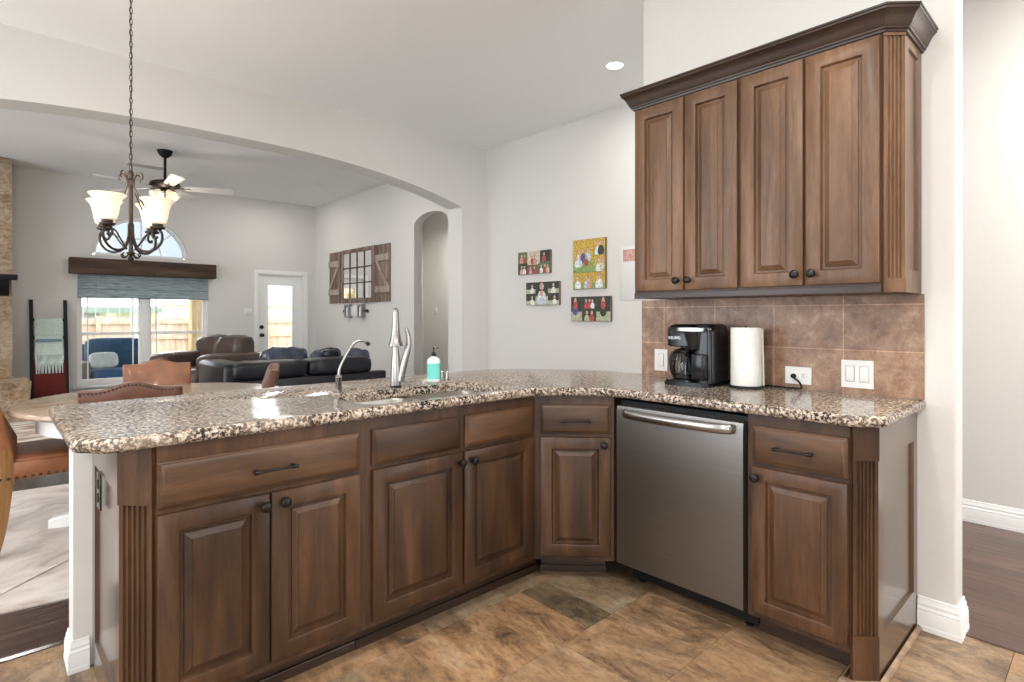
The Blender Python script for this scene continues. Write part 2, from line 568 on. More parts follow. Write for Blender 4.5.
M['plank_hall'] = mat_plank('dark_hall_floor', [(0.055, 0.03, 0.023), (0.105, 0.06, 0.045), (0.155, 0.093, 0.07)], R(90))

def mat_backsplash():
    m, nt, b = new_mat('mottled_wall_tile')
    tc = nt.nodes.new('ShaderNodeTexCoord')
    sp = nt.nodes.new('ShaderNodeSeparateXYZ'); nt.links.new(tc.outputs['Object'], sp.inputs[0])
    cb = nt.nodes.new('ShaderNodeCombineXYZ')
    nt.links.new(sp.outputs['Y'], cb.inputs[0]); nt.links.new(sp.outputs['Z'], cb.inputs[1])
    mp = nt.nodes.new('ShaderNodeMapping'); mp.inputs['Location'].default_value = (-0.824, -1.103 + 0.195 * 6, 0)
    nt.links.new(cb.outputs[0], mp.inputs['Vector'])
    br = nt.nodes.new('ShaderNodeTexBrick')
    br.offset = 0.0
    br.inputs['Scale'].default_value = 1
    br.inputs['Brick Width'].default_value = 0.2965
    br.inputs['Row Height'].default_value = 0.195
    br.inputs['Mortar Size'].default_value = 0.0022
    br.inputs['Mortar Smooth'].default_value = 0.0
    br.inputs['Color1'].default_value = (0.85, 0.85, 0.88, 1)
    br.inputs['Color2'].default_value = (1.12, 1.1, 1.06, 1)
    br.inputs['Mortar'].default_value = (1.75, 1.75, 1.75, 1)
    nt.links.new(mp.outputs['Vector'], br.inputs['Vector'])
    f1 = tex_noise(nt, tc.outputs['Object'], 11, 9, 0.78, 0.25)
    r1 = ramp(nt, [(0.34, (0.15, 0.085, 0.058)), (0.47, (0.26, 0.15, 0.094)), (0.58, (0.34, 0.22, 0.145)), (0.70, (0.50, 0.39, 0.295))])
    nt.links.new(f1, r1.inputs['Fac'])
    c = mixc(nt, 1.0, r1.outputs['Color'], br.outputs['Color'], 'MULTIPLY')
    nt.links.new(c, b.inputs['Base Color'])
    b.inputs['Roughness'].default_value = 0.35
    bump(nt, b, br.outputs['Fac'], -0.3, 0.003)
    return m
M['backsplash'] = mat_backsplash()

def mat_stone():
    m, nt, b = new_mat('rough_limestone')
    v = coords(nt, (1, 1, 1.6), False)
    vo = nt.nodes.new('ShaderNodeTexVoronoi'); vo.feature = 'DISTANCE_TO_EDGE'; vo.inputs['Scale'].default_value = 5.2
    nt.links.new(v, vo.inputs['Vector'])
    vc = nt.nodes.new('ShaderNodeTexVoronoi'); vc.inputs['Scale'].default_value = 5.2
    nt.links.new(v, vc.inputs['Vector'])
    sep = nt.nodes.new('ShaderNodeSeparateColor'); nt.links.new(vc.outputs['Color'], sep.inputs[0])
    r1 = ramp(nt, [(0.0, (0.30, 0.21, 0.13)), (0.4, (0.42, 0.33, 0.235)), (0.7, (0.35, 0.23, 0.135)), (1.0, (0.48, 0.42, 0.35))])
    nt.links.new(sep.outputs[0], r1.inputs['Fac'])
    f = tex_noise(nt, v, 16, 6, 0.7)
    r2 = ramp(nt, [(0.35, (0.55, 0.5, 0.44)), (0.62, (1.15, 1.15, 1.15))]); nt.links.new(f, r2.inputs['Fac'])
    c = mixc(nt, 1.0, r1.outputs['Color'], r2.outputs['Color'], 'MULTIPLY')
    re = ramp(nt, [(0.0, (0.3, 0.3, 0.3)), (0.045, (0, 0, 0))]); nt.links.new(vo.outputs['Distance'], re.inputs['Fac'])
    c = mixc(nt, re.outputs['Color'], c, (0.55, 0.5, 0.44))
    nt.links.new(c, b.inputs['Base Color'])
    b.inputs['Roughness'].default_value = 0.9
    bump(nt, b, f, 0.6, 0.02)
    return m
M['stone'] = mat_stone()

def mat_rug(name, cols, sc, rotz=0.3, dist=1.5):
    m, nt, b = new_mat(name)
    tc = nt.nodes.new('ShaderNodeTexCoord')
    mp = nt.nodes.new('ShaderNodeMapping'); mp.inputs['Scale'].default_value = sc; mp.inputs['Rotation'].default_value = (0, 0, rotz)
    nt.links.new(tc.outputs['Object'], mp.inputs['Vector'])
    f = tex_noise(nt, mp.outputs['Vector'], 2.0, 7, 0.62, dist)
    n = len(cols)
    rp = ramp(nt, [(0.3 + 0.42 * i / (n - 1), c) for i, c in enumerate(cols)])
    nt.links.new(f, rp.inputs['Fac'])
    nt.links.new(rp.outputs['Color'], b.inputs['Base Color'])
    b.inputs['Roughness'].default_value = 0.95
    bump(nt, b, f, 0.2, 0.01)
    return m
M['rug'] = mat_rug('cream_hide_rug', [(0.36, 0.29, 0.25), (0.5, 0.44, 0.40), (0.6, 0.55, 0.51), (0.66, 0.62, 0.58)], (1.6, 3.6, 1), 0.5, 0.6)
M['rug2'] = mat_rug('brown_cream_rug', [(0.16, 0.1, 0.07), (0.35, 0.25, 0.17), (0.7, 0.64, 0.56), (0.5, 0.38, 0.28)], (0.8, 3.2, 1), 0.1, 0.8)
M['roman'] = mat_rug('blue_grey_woven_shade', [(0.13, 0.17, 0.18), (0.24, 0.3, 0.315), (0.34, 0.4, 0.41), (0.46, 0.5, 0.5)], (3, 3, 30), 0.0, 0.2)
M['fence'] = wood('cedar_fence', (0.36, 0.25, 0.19), (0.48, 0.35, 0.28), (0.6, 0.47, 0.39), 'z', 8, 0.9, 0.0, 0.3)

def mat_siding():
    m, nt, b = new_mat('lawn_grass')  # grass mottled from darker to paler green
    v = coords(nt, (1, 1, 1), False)
    f = tex_noise(nt, v, 6, 6, 0.7)
    rp = ramp(nt, [(0.3, (0.2, 0.26, 0.1)), (0.7, (0.4, 0.42, 0.2))]); nt.links.new(f, rp.inputs['Fac'])
    nt.links.new(rp.outputs['Color'], b.inputs['Base Color'])
    b.inputs['Roughness'].default_value = 1
    return m
M['lawn'] = mat_siding()

# ================================================================= THE SETTING
XD, XR, YA, YF = 2.745, 4.39, 5.173, 9.975

def struct(o):
    o['kind'] = 'structure'
    return o

# ---- tiled kitchen floor: individual tiles in one slab
def tile_floor():
    b = B()
    b.mi = 1
    b.box((-3.2, -2.9, -0.1), (2.805, 2.745, -0.003))
    b.mi = 0
    tones = []
    rows = []
    y = 1.06 - 0.395 * 10
    while y < 2.745:
        rows.append(y); y += 0.395
    g = 0.0016
    fixed = {12: None}
    for y in rows:
        y1 = min(y + 0.395, 2.745)
        if y1 - y < 0.02 : continue
        if abs(y - 1.455) < 0.01:
            xs = [-3.2, -2.7, -2.3, -1.7, -1.3, -0.7, -0.3, 0.1, 0.55, 0.95, 1.15, 1.54, 1.77, 1.925, 2.4, 2.805]
        else:
            xs = [-3.2 - random.random() * 0.3]
            while xs[-1] < 2.805:
                xs.append(xs[-1] + random.choice((0.2, 0.395, 0.395, 0.59, 0.59)))
        for a, c in zip(xs[:-1], xs[1:]):
            a = max(a, -3.2); c = min(c, 2.805)
            if c - a < 0.02: continue
            vs = [b.v(p) for p in ((a + g, y + g, 0), (c - g, y + g, 0), (c - g, y1 - g, 0), (a + g, y1 - g, 0),
                                   (a, y, -0.003), (c, y, -0.003), (c, y1, -0.003), (a, y1, -0.003))]
            t = (random.random() * 0.85, random.random(), random.random())
            if abs(y - 1.455) < 0.01 and abs(a - 1.77) < 0.01: t = (0.97, 0.3, 0.6)
            elif random.random() < 0.06: t = (0.9, random.random(), random.random())
            for q in ((0, 1, 2, 3), (4, 5, 1, 0), (5, 6, 2, 1), (6, 7, 3, 2), (7, 4, 0, 3)):
                fc = b.f([vs[i] for i in q])
                tones.append((fc, t))
    lay = b.bm.loops.layers.float_color.new('tone')
    for fc, t in tones:
        for lp in fc.loops:
            lp[lay] = (*t, 1)
    me = bpy.data.meshes.new('floor')
    b.bm.to_mesh(me); b.bm.free()
    me.materials.append(M['tile']); me.materials.append(M['grout'])
    o = bpy.data.objects.new('floor', me); COL.objects.link(o)
    return struct(o)
tile_floor()
b = B(); b.box((-3.2, 2.775, -0.1), (6.9, 10.2, 0.0)); struct(b.obj('floor_dining', M['plank'], smooth=0))
b = B(); b.box((2.83, -2.9, -0.1), (4.6, 2.775, 0.0)); struct(b.obj('floor_hall', M['plank_hall'], smooth=0))
b = B(); b.loops([[(-3.2, 2.745, -0.004), (-3.2, 2.745, 0.004), (-3.2, 2.752, 0.012), (-3.2, 2.768, 0.012), (-3.2, 2.778, 0.0), (-3.2, 2.778, -0.004)],
                  [(2.83, 2.745, -0.004), (2.83, 2.745, 0.004), (2.83, 2.752, 0.012), (2.83, 2.768, 0.012), (2.83, 2.778, 0.0), (2.83, 2.778, -0.004)]])
struct(b.obj('trim_1', M['plank'], smooth=0))
b = B(); b.box((2.805, -2.9, -0.05), (2.832, 2.745, 0.006), 0.003); struct(b.obj('trim_2', M['plank_hall'], smooth=0))

# ---- ceiling
b = B(); b.box((-3.2, -2.9, ZC), (6.9, 10.2, ZC + 0.1)); struct(b.obj('ceiling', M['ceiling'], smooth=0))

# ---- partition behind the dishwasher run
b = B(); b.box((XD, 0.431, 0), (XD + 0.12, 1.86, ZC), 0.012, 3); struct(b.obj('wall_dishwasher', M['wall']))
# ---- long right wall with the arched passage
def arch_pts(u0, u1, spring, top, n=14):
    c = (u0 + u1) / 2; h = (u1 - u0) / 2
    return [(c + h * math.cos(PI * k / n), spring + (top - spring) * math.sin(PI * k / n)) for k in range(n + 1)]
outer = [(-2.9, 0), (5.944, 0)] + arch_pts(5.944, 6.74, 2.46, 2.655)[::-1][:-1]
outer = [(-2.9, 0), (5.944, 0), (5.944, 2.50)]
ap = arch_pts(5.944, 6.74, 2.50, 2.66)[::-1]
outer += ap[1:-1] + [(6.74, 2.50), (6.74, 0), (YF, 0), (YF, ZC), (-2.9, ZC)]
b = B(); b.poly_holes(outer, [], lambda u, v, w: (XR + w, u, v), 0.13)
struct(b.obj('wall_right', M['wall'], smooth=20))
b = B(); b.box((6.0, 5.2, 0), (6.1, 10.0, ZC)); struct(b.obj('wall_passage', M['wall'], smooth=0))
b = B(); b.box((XR + 0.13, 8.9, 0), (6.0, 9.0, ZC)); struct(b.obj('wall_passage_end', M['wall'], smooth=0))
b = B(); b.box((XR + 0.13, 5.2, 0), (6.0, 5.3, ZC)); struct(b.obj('wall_passage_near', M['wall'], smooth=0))

# ---- arched beam wall between dining and living room
def big_arch():
    pts = []
    n = 40
    for k in range(n + 1):
        x = 4.02 - (4.02 + 1.02) * k / n
        d = abs(x - 1.5) / 2.52
        pts.append((x, 2.79 - 0.283 * d ** 2.6))
    return pts
ap = big_arch()
outer = [(XR, 0), (4.02, 0)] [::-1]
outer = [(4.02, 0), (XR, 0), (XR, ZC), (-3.2, ZC), (-3.2, 0), (-1.02, 0)] + ap[::-1]
b = B(); b.poly_holes(outer, [], lambda u, v, w: (u, YA + w, v), 0.25)
struct(b.obj('wall_arch', M['wall'], smooth=20))

# ---- far wall with window, half-round window and door
hr = [(1.71 + 0.61 * math.cos(PI * k / 24), 2.13 + 0.59 * math.sin(PI * k / 24)) for k in range(25)]
win = [(0.935, 0.26), (2.61, 0.26), (2.61, 2.02), (0.935, 2.02)]
dor = [(3.385, 0.0), (4.17, 0.0), (4.17, 1.97), (3.385, 1.97)]
outer = [(-3.2, 0), (3.385, 0), (3.385, 1.97), (4.17, 1.97), (4.17, 0), (XR + 0.1, 0), (XR + 0.1, ZC), (-3.2, ZC)]
b = B(); b.poly_holes(outer, [hr, win], lambda u, v, w: (u, YF + w, v), 0.16)
struct(b.obj('wall_far', M['wall'], smooth=20))

# ---- the sides of the house behind the photographer (unglazed holes added to let sky light in)
outer = [(-2.9, 0), (YF, 0), (YF, ZC), (-2.9, ZC)]
h1 = [(2.6, 0.1), (5.1, 0.1), (5.1, 3.0), (2.6, 3.0)]
h2 = [(-1.4, 0.9), (1.2, 0.9), (1.2, 2.5), (-1.4, 2.5)]
h3 = [(5.7, 0.3), (8.3, 0.3), (8.3, 2.8), (5.7, 2.8)]
b = B(); b.poly_holes(outer, [h1, h2, h3], lambda u, v, w: (-3.2 - w, u, v), 0.15)
struct(b.obj('wall_left', M['wall'], smooth=0))
outer = [(-3.2, 0), (XR + 0.1, 0), (XR + 0.1, ZC), (-3.2, ZC)]
h1 = [(-2.8, 0.1), (-1.0, 0.1), (-1.0, 2.4), (-2.8, 2.4)]
h2 = [(2.95, 0.1), (4.2, 0.1), (4.2, 2.5), (2.95, 2.5)]
b = B(); b.poly_holes(outer, [h1, h2], lambda u, v, w: (u, -2.9 - w, v), 0.15)
struct(b.obj('wall_rear', M['wall'], smooth=0))

# ---- peninsula pony wall with its white end
b = B(); b.box((0.222, 2.505, 0), (2.70, 2.62, 0.874), 0.006); struct(b.obj('wall_peninsula', M['wall']))
b = B(); b.box((2.70, 1.862, 0), (2.765, 2.62, 0.874), 0.004); struct(b.obj('wall_peninsula_return', M['white']))

# ---- baseboards
BP = [(0, 0), (0.018, 0), (0.018, 0.018), (0.0165, 0.02), (0.0165, 0.07), (0.014, 0.078), (0.015, 0.084), (0.010, 0.094), (0.011, 0.104), (0.006, 0.116), (0.005, 0.128), (0, 0.13)]
def baseboard(name, path, h=1.0, pk=1.0):
    """profile runs along a floor path, bulging to the right-hand side of travel"""
    b = B()
    P = [Vector((x, y)) for x, y in path]
    rings = []
    n = len(P)
    for i, p in enumerate(P):
        dirs = []
        if i > 0: dirs.append((p - P[i - 1]).normalized())
        if i < n - 1: dirs.append((P[i + 1] - p).normalized())
        ns = [Vector((d.y, -d.x)) for d in dirs]
        m = sum(ns, Vector((0, 0)))
        m.normalize()
        k = 1 / max(0.3, m.dot(ns[0]))
        rings.append([(p.x + m.x * o * k * pk, p.y + m.y * o * k * pk, z * h) for o, z in BP])
    b.loops(rings)
    return struct(b.obj(name, M['white'], smooth=25))
baseboard('baseboard_right', [(XR, 5.17), (XR, -2.85)][::-1][::-1] if False else [(XR, 5.17), (XR, -2.85)])
baseboard('baseboard_dishwasher', [(XD, 0.556), (XD, 0.41), (XD + 0.12, 0.41), (XD + 0.12, 1.85)][::1] if False else [(XD + 0.12, 1.85), (XD + 0.12, 0.431), (XD, 0.431), (XD, 0.556)][::-1])
baseboard('baseboard_peninsula', [(0.27, 2.505), (0.222, 2.505), (0.222, 2.62), (0.5, 2.62)][::-1], 0.85, 0.8)
baseboard('baseboard_far', [(0.3, YF), (3.3, YF)])
baseboard('baseboard_living', [(XR, YF), (XR, 6.76)])
baseboard('baseboard_pier', [(4.03, YA), (XR, YA)])

# ---- backsplash
b = B(); b.box((XD - 0.009, 0.534, 0.916), (XD - 0.0005, 1.858, 1.338)); struct(b.obj('wall_backsplash', M['backsplash'], smooth=0))
# ================================================================= CABINETS
def panel_front(b, w, h, t=0.02, fw=0.055, raised=True, y0=0.0):
    """door slab, front at y0 - t, back at y0; lower left corner at 0,0"""
    yf = y0 - t
    def ring(i, y): return [(i, y, i), (w - i, y, i), (w - i, y, h - i), (i, y, h - i)]
    rr = [ring(0, y0), ring(0, yf + 0.006), ring(0.002, yf + 0.003), ring(0.006, yf + 0.0015), ring(0.009, yf)]
    if raised:
        rr += [ring(fw - 0.004, yf), ring(fw, yf + 0.002), ring(fw + 0.003, yf + 0.010), ring(fw + 0.005, yf + 0.0155), ring(fw + 0.013, yf + 0.0155),
               ring(fw + 0.014, yf + 0.0125), ring(fw + 0.032, yf + 0.0035), ring(fw + 0.033, yf + 0.0008), ring(fw + 0.035, yf + 0.0005)]
    b.loops(rr)
    return b

def slab_front(b, w, h, t=0.02, y0=0.0):
    yf = y0 - t
    def ring(i, y): return [(i, y, i), (w - i, y, i), (w - i, y, h - i), (i, y, h - i)]
    b.loops([ring(0, y0), ring(0, yf + 0.011), ring(0.003, yf + 0.0085), ring(0.006, yf + 0.008), ring(0.0065, yf + 0.0065), ring(0.016, yf + 0.0008), ring(0.019, yf)])
    return b

def knob(parent, x, z, y=-0.02):
    b = B()
    b.lathe([(0.011, 0), (0.011, -0.003), (0.0055, -0.005), (0.005, -0.013), (0.010, -0.016), (0.0165, -0.02), (0.0175, -0.024), (0.0155, -0.029), (0.009, -0.032), (0.002, -0.033)], 20, (x, y, z), 'y')
    return b.obj('knob', M['bronze'], parent)

def pull(parent, x0, x1, z, y=-0.02):
    b = B()
    b.tube([(x0 - 0.006, y - 0.026, z), (x1 + 0.006, y - 0.026, z)], 0.0042, 10)
    for x in (x0, x1):
        b.tube([(x, y, z), (x, y - 0.026, z)], 0.0042, 10)
        b.lathe([(0.0085, 0), (0.0085, -0.003), (0.005, -0.005)], 14, (x, y, z), 'y')
        b.lathe([(0.0058, -0.006), (0.0065, -0.003), (0.0065, 0.003), (0.0058, 0.006)], 12, (x, y - 0.026, z), 'x')
    for x in (x0 - 0.008, x1 + 0.008):
        b.lathe([(0.003, -0.003), (0.0062, -0.002), (0.0062, 0.002), (0.003, 0.003)], 12, (x, y - 0.026, z), 'x')
    return b.obj('pull_handle', M['bronze'], parent)

def door_part(cab, x0, x1, z0, z1, kx=None, kz=None, fw=0.055, mat=None):
    b = B()
    panel_front(b, x1 - x0, z1 - z0, 0.02, fw)
    d = b.obj('door', mat or M['wood_v'], cab, smooth=30)
    d.location = (x0, -0.0005, z0)
    if kx is not None:
        knob(d, kx - x0, kz - z0)
    return d

def drawer_part(cab, x0, x1, z0, z1, handle=None, name='drawer'):
    b = B()
    slab_front(b, x1 - x0, z1 - z0)
    d = b.obj(name, M['wood_h'], cab, smooth=30)
    d.location = (x0, -0.0005, z0)
    if handle:
        pull(d, handle[0] - x0, handle[1] - x0, handle[2] - z0)
    return d

def fluted(parent, A, Bp, z0, z1, zlo=None, zhi=None, n=5, mat=None):
    """fluted canted corner from A to B (local xy); plain blocks zlo..z0 and z1..zhi"""
    A = Vector(A); Bp = Vector(Bp)
    d = (Bp - A); L = d.length; d.normalize()
    nrm = Vector((d.y, -d.x))      # outward on the right-hand side of travel
    def P(s, o): q = A + d * s + nrm * o; return (q.x, q.y)
    th = 0.014
    prof = [P(0, -th), P(0, 0.0)]
    m = 0.010
    fw = (L - 2 * m) / n
    for i in range(n):
        s0 = m + i * fw
        prof.append(P(s0 + fw * 0.12, 0))
        for k in range(1, 6):
            a = PI * k / 6
            prof.append(P(s0 + fw * 0.5 - fw * 0.38 * math.cos(a), -0.0075 * math.sin(a)))
        prof.append(P(s0 + fw * 0.88, 0))
    prof += [P(L, 0.0), P(L, -th)]
    b = B()
    b.prism(prof, z0, z1)
    blk = [P(-0.002, -th), P(-0.002, 0.004), P(L + 0.002, 0.004), P(L + 0.002, -th)]
    if zlo is not None: b.prism(blk, zlo, z0 + 0.002)
    if zhi is not None: b.prism(blk, z1 - 0.002, zhi)
    return b.obj('fluted_corner', mat or M['wood_v'], parent, smooth=30)

def rect_panel(b, w, h, t, fw, drop, mp):
    """frame with a flat recessed panel; mp(u,v,o): o is how far out"""
    def ring(i, o, lo=0): return [mp(i, i + lo, o), mp(w - i, i + lo, o), mp(w - i, h - i, o), mp(i, h - i, o)]
    def r2(a, bt, tp, o): return [mp(a, bt, o), mp(w - a, bt, o), mp(w - a, h - tp, o), mp(a, h - tp, o)]
    fl, fb, ft = fw
    b.loops([r2(0, 0, 0, -t), r2(0, 0, 0, 0), r2(fl, fb, ft, 0), r2(fl + 0.004, fb + 0.004, ft + 0.004, -drop), r2(fl + 0.008, fb + 0.008, ft + 0.008, -drop)])

# ---- 1: left base cabinet (drawer over two doors, canted fluted end)
YFR = 1.88
ox = 0.278
cab1 = thing('base_cabinet', 'brown base cabinet at the peninsula end with one wide drawer over two doors', 'cabinet', (ox, YFR, 0), 0, 'base cabinets')
b = B()
b.prism([(0.016, 0.07 + 0.004), (0.068 + 0.006, 0.012), (0.080, 0.0), (0.735, 0.0), (0.735, 0.62), (0.016, 0.62)], 0.105, 0.876)
b.obj('body', M['wood_v'], cab1, smooth=0)
b = B()
rect_panel(b, 0.55, 0.876, 0.02, (0.06, 0.11, 0.145), 0.010, lambda u, v, o: (-o if False else 0.0 - o, 0.62 - u, v))
b.obj('end_panel', M['wood_gloss'], cab1, smooth=0)
fluted(cab1, (0.0, 0.07), (0.068, 0.0), 0.16, 0.712, 0.0, 0.876)
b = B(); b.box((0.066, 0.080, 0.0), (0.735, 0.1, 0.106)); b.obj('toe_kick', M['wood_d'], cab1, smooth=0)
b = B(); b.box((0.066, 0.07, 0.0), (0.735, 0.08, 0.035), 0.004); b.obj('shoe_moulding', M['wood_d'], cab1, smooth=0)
drawer_part(cab1, 0.357 - ox, 0.987 - ox, 0.695, 0.829, (0.622 - ox, 0.739 - ox, 0.760))
door_part(cab1, 0.357 - ox, 0.669 - ox, 0.13, 0.680, 0.649 - ox, 0.645)
door_part(cab1, 0.674 - ox, 0.987 - ox, 0.13, 0.680, 0.711 - ox, 0.647)
# outlet on the end panel
t = thing('outlet', 'narrow black outlet on the end panel of the peninsula', 'outlet', (ox - 0.001, 2.30, 0.672), 0)
b = B(); b.box((-0.006, -0.035, -0.06), (0, 0.035, 0.06), 0.003); b.obj('cover_plate', M['black'], t)
b = B()
for z in (-0.022, 0.022): b.lathe([(0.016, -0.0085), (0.016, 0)], 18, (0, 0, z), 'x')
b.obj('socket', M['black_matte'], t)

# ---- 2: sink base cabinet
ox = 1.0135
cab2 = thing('base_cabinet', 'brown sink cabinet with two handleless drawer fronts over two doors', 'cabinet', (ox, YFR, 0), 0, 'base cabinets')
W2 = 1.8925 - ox
b = B(); 
b.box((0, 0, 0.105), (W2, 0.02, 0.876)); b.box((0, 0.02, 0.105), (0.018, 0.62, 0.876)); b.box((W2 - 0.018, 0.02, 0.105), (W2, 0.62, 0.876)); b.box((0.018, 0.02, 0.105), (W2 - 0.018, 0.62, 0.125)); b.box((0.018, 0.602, 0.125), (W2 - 0.018, 0.62, 0.876))
b.obj('body', M['wood_v'], cab2, smooth=0)
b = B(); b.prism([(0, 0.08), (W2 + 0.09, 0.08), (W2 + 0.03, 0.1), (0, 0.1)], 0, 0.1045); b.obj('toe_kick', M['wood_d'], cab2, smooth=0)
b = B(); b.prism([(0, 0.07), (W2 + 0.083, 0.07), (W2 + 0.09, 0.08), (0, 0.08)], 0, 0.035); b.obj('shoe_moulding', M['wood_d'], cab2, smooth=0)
drawer_part(cab2, 1.039 - ox, 1.445 - ox, 0.70, 0.832, None, 'drawer_front')
drawer_part(cab2, 1.472 - ox, 1.868 - ox, 0.70, 0.832, None, 'drawer_front')
door_part(cab2, 1.039 - ox, 1.452 - ox, 0.13, 0.684, 1.433 - ox, 0.645)
door_part(cab2, 1.464 - ox, 1.868 - ox, 0.13, 0.684, 1.499 - ox, 0.645)

# ---- 3: diagonal corner cabinet
ang = math.atan2(1.61 - 1.88, 2.148 - 1.893)
cab3 = thing('base_cabinet', 'brown diagonal corner cabinet left of the dishwasher, one drawer over one narrow door', 'cabinet', (1.893, 1.88, 0), ang, 'base cabinets')
L3 = math.hypot(0.255, 0.27)
Mi = Matrix.Translation((1.893, 1.88, 0)) @ Matrix.Rotation(ang, 4, 'Z')
Mi = Mi.inverted()
b = B(); b.M = Mi
b.prism([(1.8935, 1.8805), (2.1475, 1.6115), (2.73, 1.6115), (2.73, 1.855), (2.69, 1.87), (2.69, 2.5), (1.8935, 2.5)], 0.105, 0.876)
b.obj('body', M['wood_v'], cab3, smooth=0)
b = B(); b.prism([(0.03, 0.125), (L3 - 0.03, 0.125), (L3 - 0.05, 0.145), (0.05, 0.145)], 0, 0.1045); b.obj('toe_kick', M['wood_d'], cab3, smooth=0)
b = B(); b.prism([(0.025, 0.115), (L3 - 0.025, 0.115), (L3 - 0.03, 0.125), (0.03, 0.125)], 0, 0.03); b.obj('shoe_moulding', M['wood_d'], cab3, smooth=0)
drawer_part(cab3, 0.026, 0.352, 0.70, 0.836, (0.132, 0.250, 0.762))
door_part(cab3, 0.026, 0.352, 0.13, 0.684, 0.322, 0.652)

# ---- 4: dishwasher (faces -X)
XFR = 2.148
dw = thing('dishwasher', 'stainless steel dishwasher with a curved bar handle between the corner and end cabinets', 'dishwasher', (XFR, 1.585, 0), R(-90))
b = B(); b.box((0.004, 0.012, 0.105), (0.606, 0.58, 0.862), 0.002); b.obj('body', M['black_matte'], dw, smooth=0)
b = B()
pr_ = [(-0.022, 0.119), (-0.025, 0.123), (-0.026, 0.5), (-0.0265, 0.815), (-0.0225, 0.838), (-0.016, 0.842), (0.011, 0.842), (0.011, 0.119)]
b.sweepx(pr_, 0.008, 0.600)
b.obj('door', M['steel'], dw, smooth=30)
b = B()
pts = [(0.058, -0.027, 0.812), (0.066, -0.046, 0.812), (0.085, -0.058, 0.812), (0.14, -0.066, 0.811), (0.30, -0.072, 0.810), (0.46, -0.066, 0.811), (0.53, -0.058, 0.812), (0.555, -0.046, 0.812), (0.562, -0.027, 0.812)]
pp = smooth_path(pts, 5)
rings = []
for i, p in enumerate(pp):
    tt = (pp[min(i + 1, len(pp) - 1)] - pp[max(i - 1, 0)]).normalized()
    w_ = Vector((-tt.y, tt.x, 0))
    rings.append([p + w_ * 0.0105 * math.cos(a) + Vector((0, 0, 1)) * 0.0195 * math.sin(a) for a in [2 * PI * k / 12 for k in range(12)]])
b.loops(rings)
b.obj('bar_handle', M['chrome'], dw)
b = B(); b.box((0.006, 0.10, 0.02), (0.604, 0.115, 0.105)); b.obj('toe_plate', M['black_matte'], dw, smooth=0)
for x in (0.05, 0.56):
    b = B(); b.lathe([(0.016, 0), (0.016, 0.006), (0.008, 0.008), (0.008, 0.105)], 14, (x, 0.12, 0)); b.obj('foot', M['black_matte'], dw)

# ---- 5: right base cabinet with canted fluted end
oy = 0.977
cab4 = thing('base_cabinet', 'brown base cabinet right of the dishwasher with one drawer and one door', 'cabinet', (XFR, oy, 0), R(-90), 'base cabinets')
xA = oy - 0.617; xB = oy - 0.558
b = B()
b.prism([(0, 0), (xA - 0.010, 0), (xB - 0.018, 0.062), (xB - 0.018, 0.586), (0, 0.586)], 0.105, 0.876)
b.obj('body', M['wood_v'], cab4, smooth=0)
b = B()
rect_panel(b, 0.535, 0.876, 0.018, (0.055, 0.16, 0.12), 0.010, lambda u, v, o: (xB + o, 0.06 + u, v))
b.obj('end_panel', M['wood_gloss'], cab4, smooth=0)
fluted(cab4, (xA, 0.0), (xB, 0.058), 0.166, 0.762, 0.0, 0.876)
b = B(); b.box((-0.0, 0.105, 0.0), (xA + 0.02, 0.125, 0.1045)); b.obj('toe_kick', M['wood_d'], cab4, smooth=0)
b = B()
pl = [(xA - 0.03, 0.1), (xA - 0.03, -0.004), (xA + 0.001, -0.005), (xB + 0.006, 0.055), (xB + 0.006, 0.592)]
rings = []
for i, p in enumerate(pl):
    P0 = Vector(p)
    ds = []
    if i > 0: ds.append((P0 - Vector(pl[i - 1])).normalized())
    if i < len(pl) - 1: ds.append((Vector(pl[i + 1]) - P0).normalized())
    ns = [Vector((d.y, -d.x)) for d in ds]
    m_ = sum(ns, Vector((0, 0))).normalized(); k = 1 / max(0.4, m_.dot(ns[0]))
    rings.append([(P0.x + m_.x * o * k, P0.y + m_.y * o * k, z) for o, z in ((0, 0), (0.013, 0), (0.013, 0.006), (0.009, 0.014), (0, 0.02))])
b.loops(rings)
M['shoe'] = wood('pale_shoe_moulding_wood', (0.2, 0.12, 0.07), (0.3, 0.19, 0.115), (0.4, 0.27, 0.17), 'x', 14)
sm = b.obj('shoe_moulding', M['shoe'], cab4, smooth=0)
drawer_part(cab4, oy - 0.955, oy - 0.630, 0.696, 0.835, (oy - 0.86, oy - 0.743, 0.764))
door_part(cab4, oy - 0.955, oy - 0.630, 0.13, 0.680, oy - 0.936, 0.643, 0.05)

# ---- 6: upper cabinet
XU = 2.435
oy = 1.695
wc = thing('wall_cabinet', 'wide brown four-door wall cabinet with dark crown moulding above the tiled backsplash', 'cabinet', (XU, oy, 0), R(-90))
xA = oy - 0.598; xB = oy - 0.544
M['wood_u'] = wood('stained_wood_upper_lit', (0.088, 0.044, 0.021), (0.145, 0.075, 0.037), (0.21, 0.113, 0.06), 'z', 9, 0.4, 0.05, 0.6)  # cabinet stain made lighter to stand for the stronger light up here
dp = XD - XU - 0.001
ZB, ZT = 1.339, 2.312
b = B()
b.prism([(0, 0), (xA - 0.010, 0), (xB - 0.016, 0.058), (xB - 0.016, dp), (0, dp)], ZB, ZT)
b.obj('body', M['wood_v'], wc, smooth=0)
b = B()
rect_panel(b, dp - 0.056, ZT - ZB, 0.016, (0.05, 0.085, 0.05), 0.009, lambda u, v, o: (xB + o, 0.056 + u, ZB + v))
b.obj('end_panel', M['wood_u'], wc, smooth=0)
fluted(wc, (xA, 0), (xB, 0.054), ZB + 0.05, ZT - 0.022, ZB, ZT, 4, M['wood_u'])
